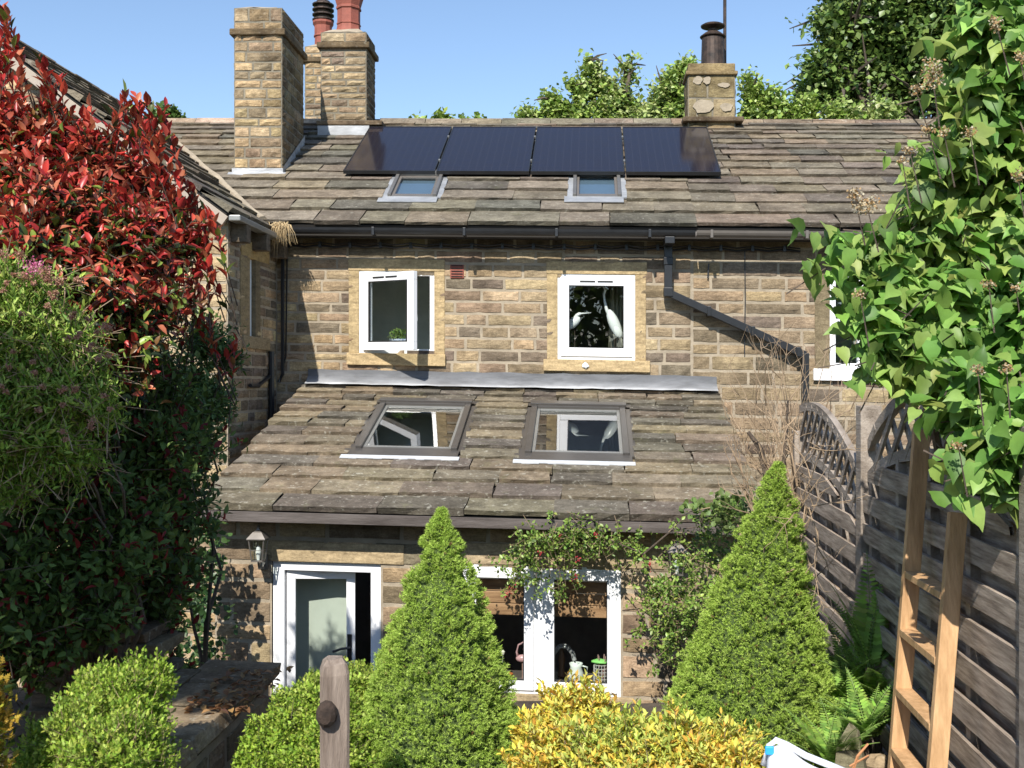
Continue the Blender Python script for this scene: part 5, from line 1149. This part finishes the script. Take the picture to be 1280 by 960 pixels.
# ------------------------------------------------------------------ ladder
lt=thing('wooden_ladder','orange brown timber ladder with four visible rungs leaning by the fence','ladder',P(1145,1000,3.9)*[1,1,0]+np.array([0,0,TERR]))
def rail(pb,pt,w,h):
    f=MB(); f.bar(pb,pt,h,w,up=(1,0,0)); return f.build('rail',M['pine'],lt,bevel=.003)
def ext(pb,pt): 
    v=(pt-pb); k=(TERR-pb[2])/v[2]; return pb+v*k
la,lb=P(1122,950,4.05),P(1152,537,4.18); ra,rb=P(1172,950,3.62),P(1197,641,3.74)
rail(ext(la,lb),lb,.060,.034); rail(ext(ra,rb),rb,.058,.034)
def at_z(a,b,z): k=(z-a[2])/(b[2]-a[2]); return a+(b-a)*k
zr=[P(1138,717,4.12)[2]-k*.212 for k in range(-0,9)]
for z in zr:
    if z<TERR+.05: break
    a=at_z(la,lb,z); b=at_z(ra,rb,z-.004); v=unit(b-a); f=MB(); f.bar(a+v*.016,b-v*.016,.062,.026); f.build('rung',M['pine'],lt,bevel=.002)

# ------------------------------------------------------------------ timber post
pt=P(414,826,3.55); tp=thing('timber_post','square weathered brown timber post with rounded top and a cut branch stub','post',(pt[0],3.58,TERR))
f=MB(); hw=.048; V=[];rows=[(TERR-.05,1),(pt[2]-.09,1),(pt[2]-.05,1.0),(pt[2]-.02,.86),(pt[2]-.004,.55)]
c0=np.array([pt[0],3.60]); ang=math.radians(14)
R2=np.array([[math.cos(ang),-math.sin(ang)],[math.sin(ang),math.cos(ang)]])
sec=[(-1,-.8),(-.85,-1),(.85,-1),(1,-.8),(1,.85),(.85,1),(-.85,1),(-1,.85)]
for z,s in rows:
    for a,b in sec: xy=c0+R2@(np.array([a,b])*hw*s); V.append((xy[0]+random.uniform(-.002,.002),xy[1],z+random.uniform(-.006,.006)*(z>TERR)))
f.add(V,[(8*j+k,8*j+(k+1)%8,8*j+8+(k+1)%8,8*j+8+k) for j in range(4) for k in range(8)]+[tuple(32+k for k in range(8))]); f.build('shaft',M['wood_post'],tp)
q=P(408,893,3.53); f=MB(); f.lathe((0,0,0),[(.030,0),(.036,.015),(.034,.035),(.022,.05),(.008,.052)],11)
f.v=[(q[0]+a[0]*1.0,3.555-a[2],q[2]+a[1]*1.25) for a in f.v]; f.build('branch_stub',M['wood_stub'] if 'wood_stub' in M else M['bark'],tp)

# ------------------------------------------------------------------ stone work in the garden
def rubble(name,lab,cat,mbs): pass
def rock(mb, c, size, col, seed):
    r_=random.Random(seed); n=3; V=[];
    for i in range(n+1):
        for j in range(n+1):
            for k in range(2): pass
    bx=[(-1,-1,-1),(1,-1,-1),(1,1,-1),(-1,1,-1),(-1,-1,1),(1,-1,1),(1,1,1),(-1,1,1)]
    V=[tuple(c[i]+size[i]*.5*b[i]*r_.uniform(.82,1.05) for i in range(3)) for b in bx]
    mb.add(V,[(0,3,2,1),(4,5,6,7),(0,1,5,4),(1,2,6,5),(2,3,7,6),(3,0,4,7)],col)
RC=[(.22,.18,.125),(.16,.135,.10),(.27,.215,.145),(.13,.115,.09)]
f=MB(); k=0
zt=P(130,785,5.15)[2]; z=TERR-.02
x0=P(62,850,5.2)[0]; x1=P(200,850,5.2)[0]
while z<zt-.03:
    h=random.uniform(.045,.085); x=x0+random.uniform(0,.05); xe=x1-random.uniform(0,.06)
    while x<xe:
        L=random.uniform(.12,.3); k+=1
        rock(f,(x+L/2,5.15+random.uniform(-.03,.03),z+h/2),(L*.98,.36,h*.97),pick(RC,.2),k); x+=L
    z+=h
tag(f.build('dry_stone_wall',M['rock'],bevel=.006),'low dry stone wall of thin dark slabs in the shade of the hedge','stone wall')
# raised bed wall
t=thing('raised_bed_wall','low rubble stone wall with a broad sunlit capping, right of the golden juniper like bush','stone wall',(P(265,960,4.6)[0],4.6,TERR))
xa=P(300,905,4.9)[0]; xb=P(225,905,4.9)[0]; zt=P(285,862,5.0)[2]
s,m=MB(),MB()
stone_wall(s,m,(xa,0,0),Y,(1,0,0),3.6,5.35,TERR-.1,zt-.05,(),(.10,.16),(.15,.35),pal=[(.24,.19,.13),(.3,.24,.16)],gap=.03)
stone_wall(s,m,(0,5.35,0),X,(0,1,0),xb-.2,xa,TERR-1.2,zt-.05,(),(.10,.16),(.15,.35),pal=BROWN,gap=.03)
s.build('stonework',M['rock'],t); m.build('mortar',M['mortar'],t)
y=3.6; f=MB(); k=50
while y<5.35:
    L=random.uniform(.25,.45); k+=1
    rock(f,((xa+xb)/2-.03,y+L/2,zt-.03),(xa-xb+.12,L*.98,.07),pick([(.34,.27,.18),(.26,.21,.15)],.15),k); y+=L
f.build('coping',M['rock'],t,bevel=.006)
f=MB(); rr=random.Random(9)
pos=np.array([(xb+.1+rr.random()*.3,4.6+rr.random()*.7,zt+.01+rr.random()*.02) for _ in range(160)])
o=leaves('dead_leaves',M['leaf_soft'],pos,rdir(160)*[1,1,.2],np.tile([0,0,1.],(160,1))+rdir(160)*.5,.045,clumpcol(pos,[(.25,.13,.06),(.35,.2,.09),(.16,.09,.05)]),T_leaf(.6,.15,.1)); tag(o,kind='stuff')
# upright slate stone and loose rocks by the fern
f=MB(); c=P(1062,925,3.95); c2=P(1045,965,3.95); V=[]
for (px,py) in ((1040,985),(1046,930),(1060,906),(1072,918),(1084,975),(1080,992)):
    V.append(P(px,py,4.4))
V+=[v+np.array([.02,.05,0]) for v in V]
f.add(V,[tuple(range(6))[::-1],tuple(range(6,12))]+[(k,(k+1)%6,6+(k+1)%6,6+k) for k in range(6)],(.20,.19,.13)); tag(f.build('edging_stone',M['rock'],bevel=.004),'pointed upright mossy stone standing among the ferns by the ladder foot','stone')
for i,(px,py,d,s,lab) in enumerate([(1020,885,5.2,.10,'pale brown rock lying at the right foot of the broad conifer'),(1005,915,4.9,.08,'small rock below the broad conifer, nearest the white bag'),(1100,955,4.6,.07,'small grey rock left of the ladder foot')]):
    c=P(px,py,d); f=MB(); f.ellip(c,np.array([s,s*.7,s*.6]),c=(.28,.22,.15),nu=9,nv=6,lump=.35); tag(f.build('rock',M['rock']),lab,'rock','loose rocks in the bed')
# twigs in front
f=MB(); a=P(1058,962,2.7); 
f.tube([a+np.array([0,0,-.05]),P(1072,945,2.7),P(1085,930,2.72)],[.004,.0035,.003],5); f.tube([P(1062,958,2.7),P(1086,944,2.7)],[.003,.002],5)
f.tube([P(1058,962,2.7)+np.array([0,0,-.05]),np.array([a[0]-.02,2.75,TERR])],[.004,.005],5)
tag(f.build('dead_twig',solid('orange_twig',(.45,.2,.08),.7),origin=None),'forked orange brown twig sticking up beside the white bag','twig')

# ------------------------------------------------------------------ white bulk bag
t=thing('builders_bag','crumpled white woven bulk bag showing one folded corner, bottom right of centre','bag',(P(1010,960,2.7)[0],2.5,TERR))
f=MB(); path=[(948,990),(953,955),(960,932),(968,925),(982,930),(1005,943),(1030,953),(1055,963),(1075,985)]
top=[P(px,py,2.55+.0) for px,py in path]; V=[]; n=len(top); K=9
for i,p in enumerate(top):
    for k in range(K):
        a=k/(K-1)
        q=p.copy(); q[1]+=-.02-.26*a**.8; q[2]-=(.012*math.sin(a*9+i*1.3)+.10*a+ .32*a*a); q[0]+=.012*math.sin(i*2.1+a*7)-.03*a
        V.append(q)
Fs=[(i*K+k,(i+1)*K+k,(i+1)*K+k+1,i*K+k+1) for i in range(n-1) for k in range(K-1)]
b=len(V); 
for i,p in enumerate(top): V.append(p+np.array([.01,.05,-.03])); V.append(np.array([p[0]+.02,p[1]+.08,TERR]))
Fs+=[(i*K,b+2*i,b+2*i+2,(i+1)*K) for i in range(n-1)]+[(b+2*i,b+2*i+1,b+2*i+3,b+2*i+2) for i in range(n-1)]
f.add(V,Fs,(.8,.8,.8)); o=f.build('bag_body',M['white_cloth'],t,smooth=True); md=o.modifiers.new('sub','SUBSURF'); md.levels=2; md.render_levels=2
f=MB(); f.tube([top[1]+np.array([0,-.02,.004]),top[2]+np.array([0,-.02,.006]),top[3]+np.array([0,-.02,.006]),top[4]+np.array([0,-.02,.004]),top[5]+np.array([0,-.02,.004]),top[6]+np.array([0,-.02,.004]),top[7]+np.array([0,-.02,.004])],.008,7); o=f.build('rolled_hem',M['white_cloth'],t,smooth=True)
f=MB(); c=P(963,937,2.50); f.fbox(c,X,Y,Z,(-.012,-.004,-.012),(.008,.004,.008)); f.build('blue_tag',M['blue'],t,bevel=.003)

# ------------------------------------------------------------------ wall lanterns
def lantern(px,py,d,lab,grp):
    c=PL(px,py,d); c[2]+=sh(c[0]); t=thing('wall_lantern',lab,'lantern',(c[0],LY-.02,c[2]-.28),grp)
    mt=M['lantern']
    f=MB(); f.lathe(c,[(.105,-.035),(.105,-.028),(.05,.02),(.018,.035),(.012,.05),(.016,.06),(.003,.075)],4,rot=PI/4); f.build('roof',mt,t)
    f=MB(); 
    for a in(-1,1):
        for b in(-1,1): f.bar((c[0]+a*.06,c[1]+b*.06,c[2]-.035),(c[0]+a*.042,c[1]+b*.042,c[2]-.20),.008,.008)
    for a in (-1,1):
        f.bar((c[0]+a*.05,c[1]-.05,c[2]-.12),(c[0]+a*.05,c[1]+.05,c[2]-.12),.005,.005); f.bar((c[0]-.05,c[1]+a*.05,c[2]-.12),(c[0]+.05,c[1]+a*.05,c[2]-.12),.005,.005)
    f.box((c[0]-.045,c[1]-.045,c[2]-.21),(c[0]+.045,c[1]+.045,c[2]-.20)); f.build('cage',mt,t)
    f=MB(); f.lathe(c,[(.072,-.036),(.052,-.20)],4,rot=PI/4); f.build('glass',M['glass'],t)
    f=MB(); f.lathe(c,[(.012,-.20),(.016,-.17),(.022,-.14),(.015,-.10),(.003,-.09)],8); f.build('bulb',M['porcelain'],t)
    f=MB(); f.tube([(c[0],c[1],c[2]-.21),(c[0],c[1]+.02,c[2]-.27),(c[0],LY-.05,c[2]-.28),(c[0],LY-.02,c[2]-.24)],.010,6); f.box((c[0]-.03,LY-.03,c[2]-.30),(c[0]+.03,LY-.012,c[2]-.18)); f.build('bracket',mt,t)
M['lantern']=solid('brushed_pewter',(.22,.20,.18),.42,metal=.6,var=.2)
lantern(323,668,LY-.17,'small square pewter wall lantern left of the kitchen door','outdoor wall lanterns')
lantern(846,684,LY-.17,'small square wall lantern half hidden by the climbing rose','outdoor wall lanterns')

# ------------------------------------------------------------------ things in the windows
def HS(p): p=np.array(p,float); p[2]+=sh(p[0]); return p
# two herons
def heron(lab, pts, rad, body, bdir, bsz, leg):
    t=thing('heron_ornament',lab,'ornament',leg[-1],'white heron ornaments in the bedroom window')
    f=MB(); f.tube(pts,rad,8,(.75,.77,.76)); 
    a=unit(bdir); s=unit(np.cross(a,(0,1,0))); ax=np.array([a,unit(np.cross(s,a)),s]); f.ellip(body,np.array(bsz),ax,(.75,.78,.76)); f.build('body',M['porcelain'],t,smooth=True)
    f=MB(); f.tube(leg,.004,5); f.tube([leg[0]+np.array([.02,.02,0]),leg[-1]+np.array([.02,.02,0])],.004,5); f.box(tuple(leg[-1]+np.array([-.05,-.04,-.008])),tuple(leg[-1]+np.array([.07,.05,0]))); f.build('legs',M['iron'],t)
w2z=W2[2]-.0
D_=WY+.20
def q(px,py,d=D_): return P(px,py,d)
heron('white heron ornament looking right, in the left half of the right upper window',[q(716,403),q(719,397),q(721,394),q(724,392.5),q(727,392),q(739,391)],[.03,.02,.018,.020,.010,.003],q(716,404),(1,0,.8),(.10,.042,.05),[q(716,412),q(716,452)])
heron('white heron ornament with raised curved neck, beside the curtain of the right upper window',[q(763,398),q(758,386),q(756,376),q(755,368),q(757,362),q(753,357),q(746,361)],[.03,.018,.014,.013,.015,.011,.003],q(768,405),(.42,0,-1),(.17,.045,.058),[q(768,415),q(768,452)])
f=MB(); V=[]; n=26; a=q(764,350,WY+.5); b=q(781,350,WY+.5)
for k in range(n+1):
    x=a[0]+(b[0]-a[0])*1.6*k/n; y=WY+.5+.025*math.sin(k*1.45)
    V+=[(x-.03*(k<3),y,q(770,444,WY+.5)[2]-.1),(x,y,q(770,330,WY+.5)[2])]
f.add(V,[(2*k,2*k+2,2*k+3,2*k+1) for k in range(n)]); o=f.build('curtain',M['curtain'],smooth=True); o.modifiers.new('s','SOLIDIFY').thickness=.004
tag(o,'pale beige curtain hanging at the right side of the right upper window','curtain')
# pot plant in window one
c=q(500,433,WY+.22); t=thing('potted_plant','green plant in a blue and white pot inside the left upper window','plant',c)
f=MB(); f.lathe((0,0,0),[(.10,0),(.115,.07),(.12,.075),(.105,.078)],18,sy=.6); 
cols=[]; 
f.v=[(c[0]+v[0],c[1]+v[1],c[2]+v[2]) for v in f.v]; f.c=[(.6,.68,.8)]*len(f.c); f.build('pot',M['bluewhite'],t,smooth=True)
pos=np.array([c+np.array([random.gauss(0,.05),random.gauss(0,.03),.08+random.random()*.10]) for _ in range(70)]); d=nrm(RNG.normal(0,.6,pos.shape)+np.array([0,-.2,.6])); b_,a_,u_,tt=twigset(pos,d,.05,4,.8,.2)
leaves('foliage',M['leaf'],b_,a_,u_,.035,clumpcol(b_,[(.12,.22,.05),(.2,.3,.08)]),T_leaf(.5),t)
# kitchen sill
KD=LY+.27; sz_=K1[2]+.035
def kq(px,py,d=KD): return P(px,py,d)
base=kq(651,849); base[2]=sz_+sh(base[0])
t=thing('flamingo_ornament','pale pink flamingo figure standing on the kitchen window sill','ornament',base)
f=MB(); bz=kq(653,823); f.ellip(bz,np.array([.055,.03,.032]),None,(.55,.32,.33)); f.tube([bz+np.array([-.035,0,.01]),kq(646,815),kq(648,806),kq(654,803),kq(656,808),kq(653,812)],[.014,.009,.008,.010,.009,.003],7,(.55,.33,.34)); f.build('body',M['attr_gloss'],t,smooth=True)
f=MB(); f.tube([bz,(bz[0],bz[1],base[2])],.004,5,(.4,.25,.22)); f.tube([bz+np.array([.02,0,0]),(bz[0]+.015,bz[1],base[2])],.004,5,(.4,.25,.22)); f.lathe((bz[0],bz[1],base[2]),[(.03,0),(.03,.008),(.01,.01)],12,(.3,.2,.2)); f.build('legs',M['attr_gloss'],t)
base=kq(628,850); base[2]=sz_+sh(base[0])
t=thing('small_vase','small green and orange vase left of the flamingo on the kitchen sill','vase',base)
f=MB(); f.lathe(base,[(.025,0),(.035,.03),(.03,.06),(.012,.09),(.014,.11)],14,(.02,.28,.12)); f.build('body',M['attr_gloss'],t,smooth=True)
f=MB(); f.tube([base+[.0,0,.1],base+[.004,0,.2]],.004,5,(.3,.35,.2)); f.lathe(base+[.004,0,.2],[(.012,0),(.018,.02),(.006,.035)],8,(.75,.72,.6)); f.build('dried_flower',M['attr'],t)
base=kq(636,850,KD-.06); base[2]=sz_+sh(base[0])
f=MB(); f.lathe(base,[(.022,0),(.035,.06),(.036,.065),(.03,.065)],14,(.55,.16,.04)); tag(f.build('flower_pot',M['attr'],smooth=True),'tiny orange pot between the green vase and the flamingo','flower pot')
base=kq(720,848); base[2]=sz_+sh(base[0])
t=thing('white_jug','white ceramic jug with a handle on the kitchen sill beside the cutlery basket','jug',base)
f=MB(); f.lathe(base,[(.05,0),(.062,.03),(.06,.08),(.045,.12),(.055,.15),(.05,.15),(.04,.12)],18,(.7,.74,.7)); f.build('body',M['attr_gloss'],t,smooth=True)
f=MB(); f.tube([base+[.045,0,.13],base+[.09,0,.12],base+[.09,0,.06],base+[.055,0,.04]],.007,6,(.7,.74,.7)); f.build('handle',M['attr_gloss'],t,smooth=True)
base=kq(752,851); base[2]=sz_+sh(base[0])
t=thing('cutlery_basket','grey wire cutlery basket with a green cloth on top, right end of the kitchen sill','basket',base)
f=MB()
for k in range(6):
    z=.008+k*.028
    f.tube([base+[math.cos(a)*.062,math.sin(a)*.055,z] for a in np.linspace(0,2*PI,17)],.0032,4,(.5,.48,.46),cap=False)
for a in np.linspace(0,2*PI,17)[:-1]: f.tube([base+[math.cos(a)*.062,math.sin(a)*.055,0],base+[math.cos(a)*.062,math.sin(a)*.055,.15]],.003,4,(.5,.48,.46))
f.build('wires',M['attr_gloss'],t)
f=MB(); f.ellip(base+[-.01,0,.17],np.array([.07,.045,.02]),None,(.25,.62,.16),lump=.4); f.build('cloth',M['attr'],t,smooth=True)
f=MB()
for k in range(5): f.tube([base+[.02*math.cos(k*1.3),.02*math.sin(k*1.3),.02],base+[.045*math.cos(k*1.3)+.01,.04*math.sin(k*1.3),.22]],.005,5,(.35,.22,.2))
f.build('utensils',M['attr_gloss'],t)
base=kq(690,852,KD+.05); base[2]=sz_+sh(base[0])
f=MB(); pts=[base+[0,0,0],base+[0,0,.10],base+[.01,0,.20],base+[.06,0,.27],base+[.12,0,.27],base+[.17,0,.21],base+[.185,0,.14]]; 
V=[]; 
sm=[]; 
for a,b in zip(pts,pts[1:]):
    for k in range(8): sm.append(a+(b-a)*k/8)
t=thing('spring_tap','kitchen tap with a black spring coil arching behind the right window light','tap',base)
f.tube(pts,.008,7,(.03,.03,.03)); f.build('hose',M['attr_gloss'],t,smooth=True)
f=MB(); co=[]
for i,p in enumerate(sm*1):
    pass
n=420
for i in range(n):
    s=i/n*(len(sm)-2); j=int(s); p=sm[j]+(sm[j+1]-sm[j])*(s-j); v=unit(sm[j+1]-sm[j]); w_=np.cross(v,(0,1,0)); a=i*.75; co.append(p+(w_*math.cos(a)+np.array([0,1,0])*math.sin(a))*.016)
f.tube(co,.0035,4,(.45,.45,.45)); f.build('spring',M['attr_gloss'],t)
base=kq(702,845,KD+.12); base[2]=sz_+sh(base[0])
f=MB(); f.lathe(base,[(.03,0),(.035,.02),(.02,.08),(.03,.14),(.022,.2),(.006,.24)],12,(.18,.10,.06)); tag(f.build('wooden_figure',M['attr_gloss'],smooth=True),'small brown carved figure under the arch of the kitchen tap','ornament')
# gutter end leaf: white sill stain and nail stub in the wall
q1=PL(732,457,WY-.06); f=MB(); f.ellip(HS(q1),np.array([.03,.012,.026]),None,(.7,.7,.66),lump=.5); tag(f.build('sill_bracket',M['porcelain']),'small white fixing on the stone sill of the right upper window','fixing')
# ------------------------------------------------------------------ ground
def sheet(name, x0,x1,y0,y1,z,mat,n=2,amp=0,kind='structure'):
    V=[(x0+(x1-x0)*i/n,y0+(y1-y0)*j/n,z+(amp*noise.noise(Vector((i*.37,j*.41,1.3))) if 0<i<n and 0<j<n else 0)) for j in range(n+1) for i in range(n+1)]
    Fs=[(j*(n+1)+i,j*(n+1)+i+1,(j+1)*(n+1)+i+1,(j+1)*(n+1)+i) for j in range(n) for i in range(n)]
    return tag(link_mesh(name,V,Fs,[(.5,.5,.5)]*len(V),mat),kind=kind)
sheet('ground',-400,400,-300,500,GROUND-.1,M['grass'],8)
sheet('yard',-12,12,5.0,11.2,GROUND-.05,M['paving'])
f = MB(); n=70
V=[];
for j in range(n+1):
    for i in range(n+1):
        x=-9+18*i/n; y=-8+13.95*j/n; V.append((x,y,gz_(x,y)+.05*noise.noise(Vector((x*1.7,y*1.7,0)))))
Fs=[(j*(n+1)+i,j*(n+1)+i+1,(j+1)*(n+1)+i+1,(j+1)*(n+1)+i) for j in range(n) for i in range(n)]
b=len(V); V+=[(-9,5.95,GROUND-.1),(9,5.95,GROUND-.1)]; Fs.append((b,b+1,n*(n+1)+n,)+tuple(n*(n+1)+i for i in range(n-1,-1,-1)))
f.add(V,Fs); f.box((.95,5.94,GROUND-.1),(9,7.5,TERR-.01)); tag(f.build('garden_terrace',M['soil']),kind='structure')

# ------------------------------------------------------------------ camera, light, sky
cam = bpy.data.objects.new('camera', bpy.data.cameras.new('camera')); COL.objects.link(cam)
cam.location=(0,0,0); cam.rotation_euler=(PI/2,0,YAW); cam.data.sensor_width=36; cam.data.lens=F_PX/1280*36; cam.data.clip_end=1500; cam.data.clip_start=.05
SC.camera = cam
go = Vector((.20,1.0,-.95)).normalized()
su = bpy.data.objects.new('sun', bpy.data.lights.new('sun','SUN')); COL.objects.link(su)
su.data.energy=4.6; su.data.angle=math.radians(.53); su.data.color=(1,.95,.87); su.rotation_euler = go.to_track_quat('-Z','Y').to_euler(); su.location=(-3,-8,12)
w = bpy.data.worlds.new('World'); SC.world=w; w.use_nodes=True; nt=w.node_tree
sky = nt.nodes.new('ShaderNodeTexSky'); sky.sky_type='NISHITA'; sky.sun_disc=False; sky.sun_elevation=math.asin(-go.z); sky.sun_rotation=math.atan2(-go.x,-go.y)
sky.air_density=1.0; sky.dust_density=.25; sky.ozone_density=2.0; sky.altitude=150
bg = nt.nodes['Background']; nt.links.new(sky.outputs[0],bg.inputs[0]); bg.inputs[1].default_value=.126
SC.view_settings.view_transform='Standard'; SC.view_settings.look='None'; SC.view_settings.exposure=EXPO; SC.view_settings.gamma=1; SC.view_settings.use_curve_mapping=False
SC.cycles.max_bounces=8; SC.cycles.transparent_max_bounces=12; SC.cycles.use_denoising=True
SC.cycles.sample_clamp_indirect=6
